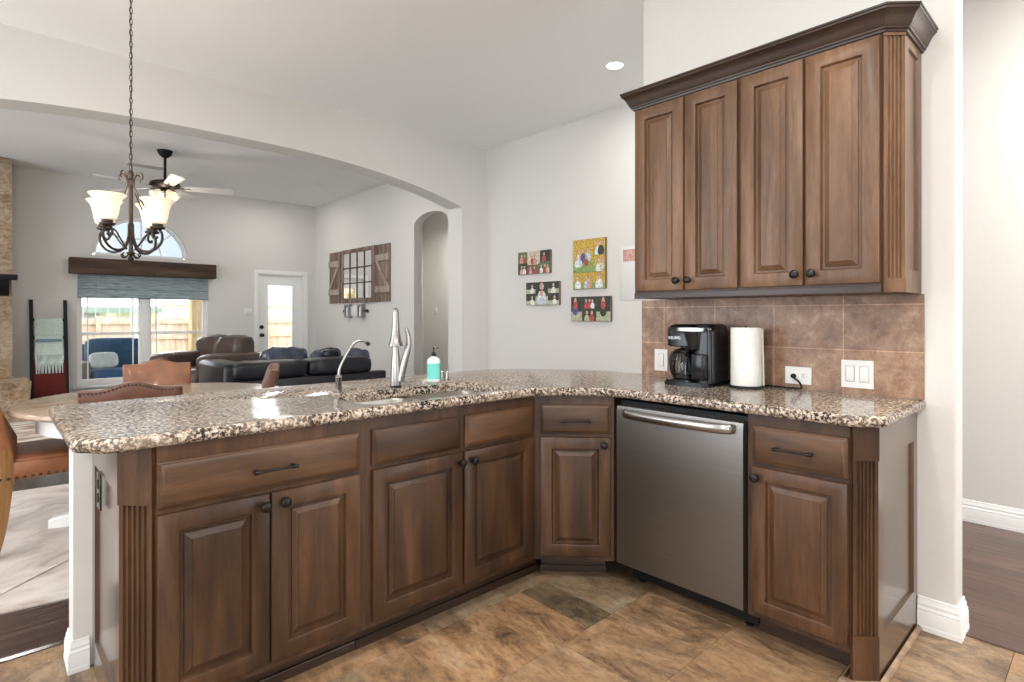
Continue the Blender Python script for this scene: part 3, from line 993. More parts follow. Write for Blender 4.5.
for (y1, y0, ky) in ((1.682, 1.412, 1.44), (1.405, 1.150, 1.379), (1.131, 0.876, 0.902), (0.866, 0.610, 0.838)):
    door_part(wc, oy - y1, oy - y0, 1.374, 2.292, oy - ky, 1.419, 0.056, M['wood_u'])
# crown
cp = [(0.0, -0.05), (0.008, -0.05), (0.010, -0.038), (0.016, -0.036), (0.017, -0.028), (0.022, -0.02), (0.030, 0.004), (0.038, 0.024), (0.048, 0.038), (0.051, 0.041), (0.051, 0.051), (0.055, 0.054), (0.055, 0.064), (0.0, 0.064)]
pl = [(0.0, dp), (0.0, 0.0), (xA, 0.0), (xB, 0.054), (xB, dp)]
rings = []
for i, p in enumerate(pl):
    P0 = Vector(p)
    ds = []
    if i > 0: ds.append((P0 - Vector(pl[i - 1])).normalized())
    if i < len(pl) - 1: ds.append((Vector(pl[i + 1]) - P0).normalized())
    ns = [Vector((d.y, -d.x)) * -1 for d in ds]
    ns = [Vector((-d.y, d.x)) * -1 for d in ds]
    m_ = sum(ns, Vector((0, 0))).normalized(); k = 1 / max(0.4, m_.dot(ns[0]))
    rings.append([(P0.x + m_.x * o * k, P0.y + m_.y * o * k, 2.337 + z * 0.75) for o, z in cp])
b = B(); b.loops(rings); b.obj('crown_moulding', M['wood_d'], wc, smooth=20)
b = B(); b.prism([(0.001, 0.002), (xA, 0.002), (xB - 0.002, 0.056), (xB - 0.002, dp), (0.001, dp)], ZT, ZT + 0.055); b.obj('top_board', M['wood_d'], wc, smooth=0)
b = B(); b.box((0, -0.006, ZB - 0.002), (xA - 0.006, 0.0, ZB + 0.026), 0.002); b.obj('light_rail', M['wood_d'], wc, smooth=0)

# ================================================================= COUNTERTOP
def offset_poly(P, o):
    """inset a CCW polygon by o"""
    n = len(P); out = []
    for i in range(n):
        a, p, c = Vector(P[i - 1]), Vector(P[i]), Vector(P[(i + 1) % n])
        d1 = (p - a).normalized(); d2 = (c - p).normalized()
        n1 = Vector((-d1.y, d1.x)); n2 = Vector((-d2.y, d2.x))
        m_ = (n1 + n2)
        if m_.length < 1e-6: m_ = n1.copy()
        m_.normalize(); k = 1 / max(0.35, m_.dot(n1))
        out.append((p.x + m_.x * o * k, p.y + m_.y * o * k))
    return out

def round_poly(P, rad, n=5):
    out = []
    N = len(P)
    for i in range(N):
        a, p, c = Vector(P[i - 1]), Vector(P[i]), Vector(P[(i + 1) % N])
        r_ = rad[i] if isinstance(rad, (list, tuple)) else rad
        if r_ < 0.002:
            out.append((p.x, p.y)); continue
        r1 = min(r_, (a - p).length * 0.49); r2 = min(r_, (c - p).length * 0.49)
        s0 = p + (a - p).normalized() * r1; s1 = p + (c - p).normalized() * r2
        for k in range(n + 1):
            t_ = k / n
            q = s0 * (1 - t_) ** 2 + p * 2 * t_ * (1 - t_) + s1 * t_ ** 2
            out.append((q.x, q.y))
    return out

def countertop():
    out = [(0.165, 1.93), (0.235, 1.852), (1.878, 1.852), (2.118, 1.598), (2.118, 0.60), (2.19, 0.528), (2.7435, 0.528), (2.7435, 1.863), (2.785, 1.863), (2.785, 2.22), (2.46, 2.62), (2.30, 2.72), (0.165, 2.72)]
    rad = [0.012, 0.012, 0.10, 0.10, 0.015, 0.015, 0.0005, 0.0005, 0.0005, 0.12, 0.1, 0.1, 0.03]
    O = round_poly(out, rad, 4)
    hole = [(1.045, 1.912), (1.785, 1.912), (1.785, 2.262), (1.045, 2.262)]
    H = round_poly(hole, 0.09, 6)
    zt, zb, r = 0.916, 0.8765, 0.0195
    zc = (zt + zb) / 2
    b = B()
    ringsO = []
    for k in range(7):
        a = -PI / 2 + PI * k / 6
        ringsO.append([(x, y, zc + r * math.sin(a)) for x, y in offset_poly(O, r * 0.75 * (1 - math.cos(a)) + 0.0005)])
    b.loops(ringsO, False, False)
    Hr = [(x, y) for x, y in H]
    ringsH = []
    for (o, z) in ((0.0, zb), (0.0, zt - 0.008), (-0.0025, zt - 0.0025), (-0.008, zt)):
        ringsH.append([(x, y, z) for x, y in offset_poly(Hr, o)])
    b.loops(ringsH, False, False)
    # caps
    for zlev, ro, rh in ((zt, ringsO[-1], ringsH[-1]), (zb, ringsO[0], ringsH[0])):
        bm2 = bmesh.new()
        es = []
        for lp in (ro, rh):
            vs = [bm2.verts.new((p[0], p[1], 0)) for p in lp]
            for a_, c_ in zip(vs, vs[1:] + vs[:1]): es.append(bm2.edges.new((a_, c_)))
        bmesh.ops.triangle_fill(bm2, use_beauty=True, use_dissolve=False, edges=es)
        for fc in bm2.faces:
            b.f([b.v((v.co.x, v.co.y, zlev)) for v in fc.verts])
        bm2.free()
    bmesh.ops.remove_doubles(b.bm, verts=b.bm.verts, dist=1e-5)
    o = b.obj('countertop', M['granite'], None, smooth=40)
    tag(o, 'speckled brown and black granite countertop turning the corner over all the base cabinets', 'countertop')
countertop()

# ---- double bowl sink
snk = thing('kitchen_sink', 'stainless steel double bowl sink let into the peninsula countertop', 'sink', (1.045, 1.912, 0.8755))
def bowl(x0, y0, x1, y1, dep):
    def rr(i, z, rad): return [(x, y, z) for x, y in round_poly([(x0 + i, y0 + i), (x1 - i, y0 + i), (x1 - i, y1 - i), (x0 + i, y1 - i)], rad, 5)]
    b = B()
    b.loops([rr(-0.0178, 0.0, 0.07), rr(0.0, 0.0, 0.06), rr(0.003, -0.01, 0.06), rr(0.012, -dep + 0.02, 0.055), rr(0.03, -dep, 0.045), rr(0.05, -dep - 0.002, 0.04)], False, True)
    b.lathe([(0.04, -dep + 0.0005), (0.038, -dep + 0.002), (0.01, -dep + 0.001)], 18, ((x0 + x1) / 2, (y0 + y1) / 2, 0), 'z', False, True)
    return b.obj('basin', M['sink_steel'], snk)
bowl(0.002, 0.002, 0.345, 0.348, 0.17)
bowl(0.381, 0.002, 0.738, 0.348, 0.2)

# ---- faucet: tapered body, spray spout turned toward the room, side lever
fc = thing('faucet', 'tall brushed nickel faucet with flared spray head and side lever behind the sink', 'faucet', (1.404, 2.31, 0.916), R(-31.5))
b = B(); b.lathe([(0.027, 0.0), (0.027, 0.008), (0.024, 0.010)], 24); b.obj('base_ring', M['black'], fc)
b = B(); b.lathe([(0.025, 0.010), (0.025, 0.03), (0.0205, 0.12), (0.0135, 0.19), (0.0125, 0.24), (0.0125, 0.30)], 24)
b.tube(smooth_path([(0, 0, 0.29), (0, -0.004, 0.335), (0, -0.018, 0.358), (0, -0.036, 0.358), (0, -0.044, 0.345)], 5), [0.0125] * 11 + [0.012] * 10, 16)
b.obj('body', M['chrome'], fc)
b = B()
b.lathe([(0.0125, 0.36), (0.0145, 0.345), (0.0155, 0.31), (0.0195, 0.26), (0.027, 0.22), (0.0335, 0.203), (0.034, 0.198), (0.029, 0.196), (0.02, 0.198)], 24, (0, -0.046, 0), 'z')
b.obj('spray_head', M['chrome'], fc)
b = B()
pts = smooth_path([(0.018, 0, 0.03), (0.028, 0, 0.075), (0.042, 0, 0.13), (0.056, 0, 0.18), (0.060, 0, 0.225), (0.053, 0, 0.262), (0.045, 0, 0.278)], 4)
rs = []
for i in range(len(pts)):
    t_ = i / (len(pts) - 1)
    rs.append(0.015 * (1 - t_) ** 0.8 + 0.0065)
b.tube(pts, rs, 12)
b.obj('lever', M['chrome'], fc)

# ---- filtered-water tap
ft = thing('filter_tap', 'slim curved chrome water tap left of the sink', 'tap', (1.118, 2.305, 0.916), R(-25))
b = B(); b.lathe([(0.019, 0), (0.019, 0.004), (0.014, 0.007), (0.013, 0.06), (0.0145, 0.062), (0.0145, 0.072), (0.009, 0.078)], 20); b.obj('base', M['chrome'], ft)
b = B(); b.tube(smooth_path([(0, 0, 0.07), (0.006, 0, 0.11), (0.035, 0, 0.17), (0.065, 0, 0.215), (0.09, 0, 0.226), (0.115, 0, 0.221), (0.124, 0, 0.212)], 6), 0.0065, 12); b.obj('spout', M['chrome'], ft)
b = B(); b.tube([(0.118, 0, 0.219), (0.128, 0, 0.205)], [0.0085, 0.0085], 12); b.obj('nozzle', M['black_matte'], ft)

# ---- soap bottle and two little chrome caps
sp = thing('soap_dispenser', 'aqua soap bottle with black pump standing behind the sink', 'soap bottle', (1.675, 2.39, 0.916), R(-36))
b = B(); b.loops([[(x, y, z) for x, y in round_poly([(-w, -d), (w, -d), (w, d), (-w, d)], 0.02, 4)] for w, d, z in ((0.03, 0.022, 0), (0.033, 0.025, 0.006), (0.033, 0.025, 0.105), (0.028, 0.022, 0.116), (0.016, 0.015, 0.122), (0.014, 0.014, 0.128))]); b.obj('bottle', M['clear_white'], sp)
b = B(); b.loops([[(x, y, z) for x, y in round_poly([(-0.0336, -0.0256), (0.0336, -0.0256), (0.0336, 0.0256), (-0.0336, 0.0256)], 0.0205, 4)] for z in (0.014, 0.094)]); b.obj('label_band', M['aqua'], sp)
b = B(); b.lathe([(0.0135, 0.127), (0.0135, 0.137), (0.009, 0.146), (0.005, 0.15), (0.004, 0.166), (0.0075, 0.168), (0.0075, 0.174), (0.003, 0.176)], 16)
b.tube([(0, 0, 0.171), (0.018, -0.003, 0.171), (0.024, -0.004, 0.167)], [0.004, 0.0035, 0.003], 8); b.obj('pump', M['black'], sp)
for (x, y, h, lb) in ((1.722, 2.388, 0.048, 'short chrome cap beside the soap bottle, next to the bottle'), (1.748, 2.378, 0.048, 'short chrome cap on the granite, farther from the soap bottle')):
    b = B(); b.lathe([(0.0125, 0), (0.0125, h - 0.006), (0.011, h - 0.001), (0.004, h)], 18)
    o = b.obj('air_gap_cap', M['chrome'], None); o.location = (x, y, 0.916); tag(o, lb, 'chrome cap', 'chrome caps behind the sink')

# ================================================================= THINGS ON THE COUNTER BY THE BACKSPLASH
cm = thing('coffee_maker', 'black coffee maker with glass carafe on the granite by the backsplash', 'coffee maker', (2.43, 1.415, 0.916), R(-90))
# local: x to the right (-Y), y to the wall, z up; machine 0.23 wide
b = B()
b.loops([[(x, y, z) for x, y in round_poly([(-0.116, 0.0), (0.116, 0.0), (0.116, 0.235), (-0.116, 0.235)], [0.03, 0.03, 0.02, 0.02], 5)] for z in (0.0, 0.02)])
b.box((-0.105, 0.008, 0.02), (0.03, 0.10, 0.027), 0.003)
b.obj('base_tray', M['black'], cm)
b = B()
b.loops([[(x, y, z) for x, y in round_poly([(0.012 + i, 0.05 + i * 0.6), (0.116 - i, 0.05 + i * 0.6), (0.116 - i, 0.235 - i), (0.012 + i, 0.235 - i)], 0.03, 5)] for z, i in ((0.02, 0), (0.26, 0), (0.284, 0.006), (0.296, 0.02))])
b.box((-0.114, 0.155, 0.02), (0.02, 0.235, 0.27), 0.012)
b.obj('tower', M['black'], cm)
b = B()
b.loops([[(x, y, z) for x, y in round_poly([(-0.116 + i, 0.02 + i), (0.012, 0.02 + i), (0.012, 0.232), (-0.116 + i, 0.232)], [0.04, 0.01, 0.01, 0.03], 5)] for z, i in ((0.185, 0.006), (0.19, 0), (0.27, 0), (0.286, 0.008), (0.294, 0.024))])
b.obj('brew_head', M['black'], cm)
b = B()
b.lathe([(0.030, 0.165), (0.042, 0.175), (0.05, 0.25), (0.051, 0.262)], 24, (0.012, 0.065, 0)); b.obj('pod_holder', M['black'], cm)
b = B(); b.loops([[(x, y, z) for x, y in round_poly([(-0.05, 0.008), (0.085, 0.008), (0.085, 0.06), (-0.05, 0.06)], 0.022, 5)] for z in (0.262, 0.278)]); b.obj('lever', M['silver'], cm)
b = B(); b.lathe([(0.05, 0.028), (0.056, 0.034), (0.058, 0.10), (0.05, 0.14), (0.042, 0.152), (0.040, 0.158), (0.0385, 0.158), (0.0405, 0.152), (0.048, 0.139), (0.056, 0.1), (0.054, 0.036), (0.048, 0.030)], 28, (-0.05, 0.085, 0), 'z', True, True)
car = b.obj('carafe', M['carafe'], cm)
b = B(); b.lathe([(0.046, 0.152), (0.047, 0.168), (0.02, 0.176), (0.004, 0.177)], 24, (-0.05, 0.085, 0)); b.obj('lid', M['black'], car)
b = B(); b.lathe([(0.0515, 0.030), (0.054, 0.036), (0.0555, 0.05), (0.002, 0.05)], 24, (-0.05, 0.085, 0)); b.obj('coffee', M['leather_k'], car)
b = B(); b.tube(smooth_path([(-0.058, 0.04, 0.160), (-0.064, 0.006, 0.152), (-0.066, -0.008, 0.11), (-0.064, 0.006, 0.06), (-0.06, 0.028, 0.05)], 5), 0.0085, 10); b.obj('handle', M['black_matte'], car)
b = B(); b.box((0.028, 0.012, 0.03), (0.10, 0.05, 0.155), 0.008); b.obj('drip_panel', M['silver'] if False else M['black'], cm)
# maker's lettering on the head
fcu = bpy.data.curves.new('maker_lettering', 'FONT'); fcu.body = 'KEURIG'; fcu.size = 0.019; fcu.extrude = 0.0004; fcu.align_x = 'CENTER'
dg = bpy.data.objects.new('tmp_text', fcu); COL.objects.link(dg)
bpy.context.view_layer.update()
me = bpy.data.meshes.new_from_object(dg.evaluated_get(bpy.context.evaluated_depsgraph_get()))
bpy.data.objects.remove(dg)
lt = bpy.data.objects.new('lettering', me); COL.objects.link(lt); lt.parent = cm
me.materials.clear(); me.materials.append(M['silver'])
lt.rotation_euler = (R(90), 0, 0); lt.location = (-0.062, 0.0195, 0.222)
b = B()
pts = smooth_path([(0.10, 0.236, 0.02), (0.16, 0.262, 0.0055), (0.25, 0.27, 0.0055), (0.33, 0.268, 0.0055), (0.40, 0.268, 0.0055), (0.428, 0.274, 0.008), (0.418, 0.285, 0.03), (0.394, 0.285, 0.05), (0.387, 0.288, 0.058), (0.387, 0.301, 0.058)], 6)
b.tube(pts, 0.0042, 8)
b.lathe([(0.011, 0), (0.012, -0.012), (0.008, -0.022)], 14, (0.387, 0.3035, 0.058), 'y')
b.obj('power_cord', M['black_matte'], cm)

pt = thing('paper_towel_holder', 'roll of white paper towels upright on a black holder beside the coffee maker', 'paper towels', (2.60, 1.193, 0.916), R(-60))
b = B(); b.lathe([(0.078, 0), (0.078, 0.006), (0.072, 0.009), (0.01, 0.010)], 28); b.tube([(0, 0, 0.008), (0, 0, 0.285)], 0.006, 10); b.obj('stand', M['black_matte'], pt)
b = B(); b.lathe([(0.019, 0.012), (0.066, 0.012), (0.0675, 0.015), (0.0675, 0.277), (0.066, 0.28), (0.019, 0.28)], 40, cap0=False, cap1=False)
b.lathe([(0.019, 0.28), (0.019, 0.012)], 20, cap0=False, cap1=False)
roll = b.obj('roll', M['paper'], pt)
b = B()
rings = []
for k in range(7):
    t_ = k / 6
    x = 0.062 + 0.014 * t_; y = 0.028 - 0.06 * t_ * 0.9
    rings.append([(x, y, 0.013), (x + 0.0012, y, 0.013), (x + 0.0012 - 0.006, y, 0.275), (x - 0.006, y, 0.275)])
b.loops(rings); b.obj('loose_sheet', M['paper'], roll)

# ---- wall plates
def plate(name, label, cat, X, y0, y1, z0, z1, kind):
    t = thing(name, label, cat, (X, (y0 + y1) / 2, (z0 + z1) / 2), R(-90))
    w, h = (y1 - y0) / 2, (z1 - z0) / 2
    b = B()
    cs = {'rockers': (-0.45 * w, 0.45 * w), 'rocker': (0.0,)}.get(kind, ())
    hs_ = [[(c - 0.0182, -0.0347), (c + 0.0182, -0.0347), (c + 0.0182, 0.0347), (c - 0.0182, 0.0347)] for c in cs]
    b.poly_holes([(-w, -h), (w, -h), (w, h), (-w, h)], hs_, lambda u, v, q: (u, -0.006 + q, v), 0.0058)
    b.obj('cover_plate', M['plate'], t, smooth=0)
    if kind == 'rockers':
        for sx in (-0.5, 0.5):
            b = B(); b.box((sx * w * 0.9 - 0.0165, -0.0085, -0.033), (sx * w * 0.9 + 0.0165, -0.001, 0.033), 0.0015); b.obj('rocker', M['plate'], t)
    elif kind == 'rocker':
        b = B(); b.box((-0.0165, -0.0085, -0.033), (0.0165, -0.001, 0.033), 0.0015); b.obj('rocker', M['plate'], t)
    elif kind == 'sockets':
        for sx in (-0.022, 0.022):
            b = B(); b.lathe([(0.0165, 0.0), (0.0165, -0.002)], 20, (sx, -0.006, 0), 'y'); s_ = b.obj('socket', M['plate'], t)
            b = B(); b.box((sx - 0.006, -0.0086, 0.004), (sx + 0.006, -0.008, 0.006)); b.box((sx - 0.006, -0.0086, -0.006), (sx + 0.006, -0.008, -0.004)); b.obj('slot', M['black'], s_)
    return t
bx = XD - 0.009
plate('outlet', 'white double outlet with a black plug in it, right of the paper towels', 'outlet', bx, 0.952, 1.066, 0.938, 1.016, 'sockets')
plate('light_switch', 'white double rocker switch plate low on the backsplash near its free end', 'light switch', bx, 0.708, 0.830, 0.942, 1.060, 'rockers')
plate('light_switch', 'white switch plate on the backsplash left of the coffee maker', 'light switch', bx, 1.69, 1.77, 0.948, 1.066, 'rocker')
# ================================================================= PICTURES ON THE RIGHT WALL
PM = {}
def pmat(key, col, var=0.5, sc=60):
    if key not in PM:
        PM[key] = plain('print_' + key, col, 0.5, 0, var, sc)
    return PM[key]
PCOL = {'green': (0.09, 0.14, 0.05), 'dark': (0.03, 0.035, 0.028), 'gold': (0.5, 0.33, 0.05), 'grass': (0.22, 0.33, 0.1), 'palegrass': (0.4, 0.42, 0.28),
        'red': (0.42, 0.06, 0.05), 'pink': (0.55, 0.28, 0.25), 'white': (0.75, 0.73, 0.72), 'blue': (0.07, 0.09, 0.2), 'ltblue': (0.45, 0.52, 0.62), 'skin': (0.55, 0.36, 0.27), 'brown': (0.16, 0.1, 0.06), 'cream': (0.55, 0.48, 0.38)}
KEYS = list(PCOL)
for k in KEYS: pmat(k, PCOL[k])
PLIST = [PM[k] for k in KEYS]
def canvas(label, y0, y1, z0, z1, cells, group='collage prints'):
    """cells: (u0,v0,u1,v1, background, lower ground, [(u,v,size,colour)])  u from left 0..1, v from bottom 0..1"""
    t = thing('wall_print', label, 'picture', (XR, y1, z0), R(-90), group)
    w, h = y1 - y0, z1 - z0
    b = B(); b.box((0, -0.03, 0), (w, -0.0005, h), 0.002); b.obj('canvas', PM['brown'], t)
    b = B()
    for (u0, v0, u1, v1, bg, gr, figs) in cells:
        def q(u, v): return ((u0 + (u1 - u0) * u) * w, (v0 + (v1 - v0) * v) * h)
        g = 0.008
        def quad(ua, va, ub, vb, col, d):
            b.mi = KEYS.index(col)
            (xa, za), (xb, zb) = q(ua, va), q(ub, vb)
            b.box((xa, -0.0304 - d, za), (xb, -0.0300, zb))
        quad(g, g, 1 - g, 1 - g, bg, 0.0002)
        if gr: quad(g, g, 1 - g, 0.38, gr, 0.0004)
        for i, (u, v, s, col) in enumerate(figs):
            cw = (u1 - u0) * w; ch = (v1 - v0) * h
            x, z = q(u, v)
            s2 = s * ch * 1.55; z = z - s2 * 0.03
            def disc(cx, cz, rx, rz, col, d):
                b.mi = KEYS.index(col)
                (xa, za), (xb, zb) = q(0.02, 0.02), q(0.98, 0.98)
                p0 = [(min(xb, max(xa, cx + rx * math.cos(2 * PI * k / 12))), -0.0302, min(zb, max(za, cz + rz * math.sin(2 * PI * k / 12)))) for k in range(12)]
                p1 = [(a, -0.0304 - d, c) for a, _, c in p0]
                b.loops([p0, p1])
            d = 0.0006 + 0.0003 * i
            disc(x, z - s2 * 0.22, s2 * 0.19, s2 * 0.27, col, d)
            disc(x, z + s2 * 0.16, s2 * 0.09, s2 * 0.11, 'skin', d + 0.0002)
            disc(x, z + s2 * 0.22, s2 * 0.09, s2 * 0.07, 'brown', d + 0.0001)
    b.obj('photo_collage', PLIST, t, smooth=0)
    return t
canvas('small collage print of children in red, upper left of the four prints on the wall', 4.102, 4.592, 1.708, 1.955, [
    (0, 0.5, 0.3, 1, 'green', None, [(0.4, 0.5, 0.8, 'pink'), (0.7, 0.5, 0.7, 'red')]),
    (0.3, 0.4, 0.7, 1, 'cream', None, [(0.4, 0.5, 0.6, 'red'), (0.6, 0.5, 0.6, 'pink')]),
    (0.7, 0.5, 1, 1, 'dark', None, [(0.4, 0.5, 0.8, 'red')]),
    (0, 0, 0.3, 0.5, 'dark', None, [(0.4, 0.5, 0.8, 'pink'), (0.7, 0.5, 0.7, 'white')]),
    (0.3, 0, 0.65, 0.4, 'brown', None, [(0.3, 0.5, 0.8, 'pink'), (0.65, 0.5, 0.8, 'red')]),
    (0.65, 0, 1, 0.5, 'green', None, [(0.25, 0.5, 0.7, 'white'), (0.55, 0.5, 0.8, 'red'), (0.8, 0.5, 0.7, 'cream')])])
canvas('grey collage print with a child in a white dress, lower left of four prints', 3.974, 4.464, 1.368, 1.615, [
    (0, 0.5, 0.3, 1, 'dark', 'palegrass', [(0.65, 0.5, 0.8, 'white')]),
    (0, 0, 0.3, 0.5, 'dark', 'palegrass', [(0.65, 0.5, 0.8, 'white')]),
    (0.3, 0, 0.68, 1, 'dark', 'palegrass', [(0.5, 0.62, 0.9, 'white'), (0.5, 0.35, 0.75, 'ltblue')]),
    (0.68, 0.5, 1, 1, 'dark', 'palegrass', [(0.5, 0.5, 0.9, 'white')]),
    (0.68, 0, 1, 0.5, 'dark', 'palegrass', [(0.6, 0.5, 0.8, 'white')])])
canvas('tall golden autumn collage print of a family on grass, upper right of the four prints', 3.377, 3.782, 1.52, 2.012, [
    (0, 0.33, 0.64, 1, 'gold', 'grass', [(0.3, 0.55, 0.34, 'white'), (0.5, 0.58, 0.36, 'blue'), (0.75, 0.6, 0.36, 'ltblue'), (0.35, 0.4, 0.3, 'ltblue'), (0.68, 0.4, 0.28, 'red'), (0.2, 0.38, 0.28, 'white')]),
    (0.64, 0.66, 1, 1, 'gold', 'grass', [(0.4, 0.5, 0.8, 'white'), (0.65, 0.55, 0.8, 'dark')]),
    (0.64, 0.33, 1, 0.66, 'gold', 'grass', [(0.5, 0.5, 0.85, 'white'), (0.75, 0.5, 0.6, 'cream')]),
    (0, 0, 0.32, 0.33, 'gold', 'grass', [(0.5, 0.5, 0.8, 'white')]),
    (0.32, 0, 0.64, 0.33, 'gold', 'grass', [(0.4, 0.5, 0.8, 'ltblue'), (0.6, 0.4, 0.7, 'pink')]),
    (0.64, 0, 1, 0.33, 'gold', 'grass', [(0.5, 0.55, 0.95, 'white')])])
canvas('wide collage print of three sports scenes on pale grass, lower right of the four prints', 3.312, 3.809, 1.20, 1.443, [
    (0, 0, 0.29, 1, 'dark', 'palegrass', [(0.4, 0.68, 0.55, 'blue'), (0.4, 0.8, 0.4, 'red')]),
    (0.29, 0.5, 0.65, 1, 'dark', None, [(0.3, 0.5, 0.8, 'red'), (0.55, 0.5, 0.8, 'red'), (0.75, 0.5, 0.7, 'white')]),
    (0.29, 0, 0.65, 0.5, 'dark', None, [(0.35, 0.5, 0.9, 'palegrass'), (0.7, 0.5, 0.9, 'red')]),
    (0.65, 0, 1, 1, 'dark', 'palegrass', [(0.5, 0.66, 0.6, 'dark'), (0.5, 0.8, 0.4, 'red')])])
t = thing('wall_calendar', 'white paper calendar with a small red photo, half behind the wall cabinet', 'calendar', (XR, 3.215, 1.40), R(-90))
b = B(); b.box((0, -0.006, 0), (0.40, -0.0005, 0.5), 0.001); b.obj('sheets', M['plate'], t)
b = B(); b.box((0.03, -0.0068, 0.36), (0.17, -0.006, 0.47)); b.obj('photo', PM['pink'], t)
b = B(); b.lathe([(0.03, 0), (0.03, -0.0006)], 16, (0.1, -0.0068, 0.43), 'y'); b.obj('portrait', PM['skin'], t)

# ================================================================= CHANDELIER
ch = thing('chandelier', 'bronze scroll chandelier with four lit frosted glass shades over the dining table', 'chandelier', (0.633, 4.02, 0), R(81.05 - 90))
b = B()
b.lathe([(0.004, 1.572), (0.013, 1.58), (0.017, 1.59), (0.012, 1.602), (0.007, 1.61), (0.022, 1.62), (0.024, 1.628), (0.013, 1.635), (0.0105, 1.66), (0.0115, 1.90), (0.0105, 2.04), (0.018, 2.05), (0.019, 2.058), (0.012, 2.066), (0.011, 2.08), (0.016, 2.09), (0.014, 2.11), (0.006, 2.122)], 20)
b.obj('column', M['iron'], ch)
def scroll(cx, cz, r0, a0, turns, n=22, shrink=0.75):
    out = []
    for k in range(n + 1):
        t_ = k / n
        r_ = r0 * (1 - shrink * t_)
        a = a0 + turns * 2 * PI * t_
        out.append((cx + r_ * math.cos(a), cz + r_ * math.sin(a)))
    return out
for th in (140, 230, 320, 50):
    a = R(th)
    b = B()
    b.M = Matrix.Rotation(a, 4, 'Z')
    main = [(0.012, 1.80), (0.016, 1.72), (0.045, 1.655), (0.10, 1.633), (0.155, 1.645), (0.195, 1.685), (0.2, 1.735), (0.175, 1.765), (0.145, 1.755), (0.138, 1.725), (0.155, 1.708), (0.172, 1.72)]
    b.tube(smooth_path([(x, 0, z) for x, z in main], 5), 0.0072, 8)
    second = [(0.03, 1.648), (0.07, 1.69), (0.105, 1.735), (0.13, 1.752)]
    b.tube(smooth_path([(x, 0, z) for x, z in second], 4), 0.0045, 6)
    # upper sweeping wire with curl
    up = [(0.09, 1.90), (0.055, 1.95), (0.028, 2.005), (0.02, 2.045), (0.034, 2.085), (0.055, 2.102), (0.073, 2.092), (0.076, 2.07), (0.066, 2.062)]
    b.tube(smooth_path([(x, 0, z) for x, z in up], 4), 0.0042, 6)
    lo = [(0.012, 1.622), (0.028, 1.606), (0.045, 1.598), (0.06, 1.604), (0.062, 1.618), (0.05, 1.622)]
    b.tube(smooth_path([(x, 0, z) for x, z in lo], 4), 0.004, 6)
    arm = b.obj('arm', M['iron'], ch)
    b = B(); b.M = Matrix.Rotation(a, 4, 'Z') @ Matrix.Translation((0.172, 0, 0))
    b.lathe([(0.018, 1.762), (0.038, 1.768), (0.04, 1.778), (0.028, 1.784), (0.03, 1.798), (0.02, 1.80)], 20); b.obj('cup', M['iron'], arm)
    b = B(); b.M = Matrix.Rotation(a, 4, 'Z') @ Matrix.Translation((0.172, 0, 0))
    pr_ = [(0.030, 1.795), (0.044, 1.802), (0.053, 1.835), (0.060, 1.88), (0.072, 1.918), (0.087, 1.935), (0.093, 1.94)]
    inn = [(r_ - 0.004, z + 0.002) for r_, z in pr_[::-1]]
    b.lathe(pr_ + inn, 28, cap0=False, cap1=True)
    sh = b.obj('glass_shade', M['shade_glass'], ch)
    b = B(); b.M = Matrix.Rotation(a, 4, 'Z') @ Matrix.Translation((0.172, 0, 0))
    b.puff((0, 0, 1.855), (0.024, 0.024, 0.034), 1.0, 14); b.obj('bulb', M['bulb'], sh)
# chain to the ceiling with its canopy
b = B()
z = 2.115
k = 0
while z < 3.2:
    for q in [0]:
        pts = []
        for i in range(14):
            a = 2 * PI * i / 14
            pts.append((0.0075 * math.cos(a), 0, z + 0.019 + 0.021 * math.sin(a)))
        b.M = Matrix.Rotation(PI / 2 * (k % 2) + 0.4, 4, 'Z')
        b.tube(pts, 0.0021, 6, closed=True)
    z += 0.0335; k += 1
b.M = Matrix()
b.tube(smooth_path([(0.004, 0.003, 2.11), (-0.004, 0.004, 2.4), (0.005, -0.003, 2.7), (-0.004, 0.003, 3.0), (0.0, 0, 3.2)], 6), 0.0022, 6)
b.obj('chain', M['iron'], ch)
b = B(); b.lathe([(0.012, 3.195), (0.05, 3.205), (0.062, 3.225), (0.062, 3.2345)], 24); b.obj('canopy', M['iron'], ch)
pl = bpy.data.lights.new('chandelier_lamp', 'POINT'); pl.energy = 7; pl.color = (1, 0.85, 0.65); pl.shadow_soft_size = 0.1
po = bpy.data.objects.new('chandelier_lamp', pl); COL.objects.link(po); po.location = (0.633, 4.02, 2.02)

# ================================================================= CEILING FAN
cf = thing('ceiling_fan', 'bronze ceiling fan with five blades and a lit bowl in the living room', 'ceiling fan', (1.575, 7.818, 0))
b = B(); b.lathe([(0.03, 3.15), (0.07, 3.19), (0.085, 3.2345)], 24); b.tube([(0, 0, 3.16), (0, 0, 2.86)], 0.016, 12); b.obj('downrod', M['black_wood'], cf)
b = B(); b.lathe([(0.03, 2.88), (0.09, 2.875), (0.155, 2.85), (0.165, 2.82), (0.13, 2.79), (0.08, 2.775), (0.05, 2.77)], 32); b.obj('motor', M['iron'], cf)
for k in range(5):
    a = R(-8 + 72 * k - 11.4)
    b = B(); b.M = Matrix.Rotation(a, 4, 'Z') @ Matrix.Translation((0, 0, 2.795)) @ Matrix.Rotation(R(-13), 4, 'X')
    pts = round_poly([(0.2, -0.055), (0.74, -0.075), (0.74, 0.075), (0.2, 0.055)], 0.04, 4)
    b.prism(pts, -0.004, 0.004)
    bl = b.obj('blade', M['fan_white'], cf)
    b = B(); b.M = Matrix.Rotation(a, 4, 'Z') @ Matrix.Translation((0, 0, 2.793))
    b.box((0.1, -0.018, -0.004), (0.27, 0.018, 0.004), 0.002); b.obj('bracket', M['iron'], bl)
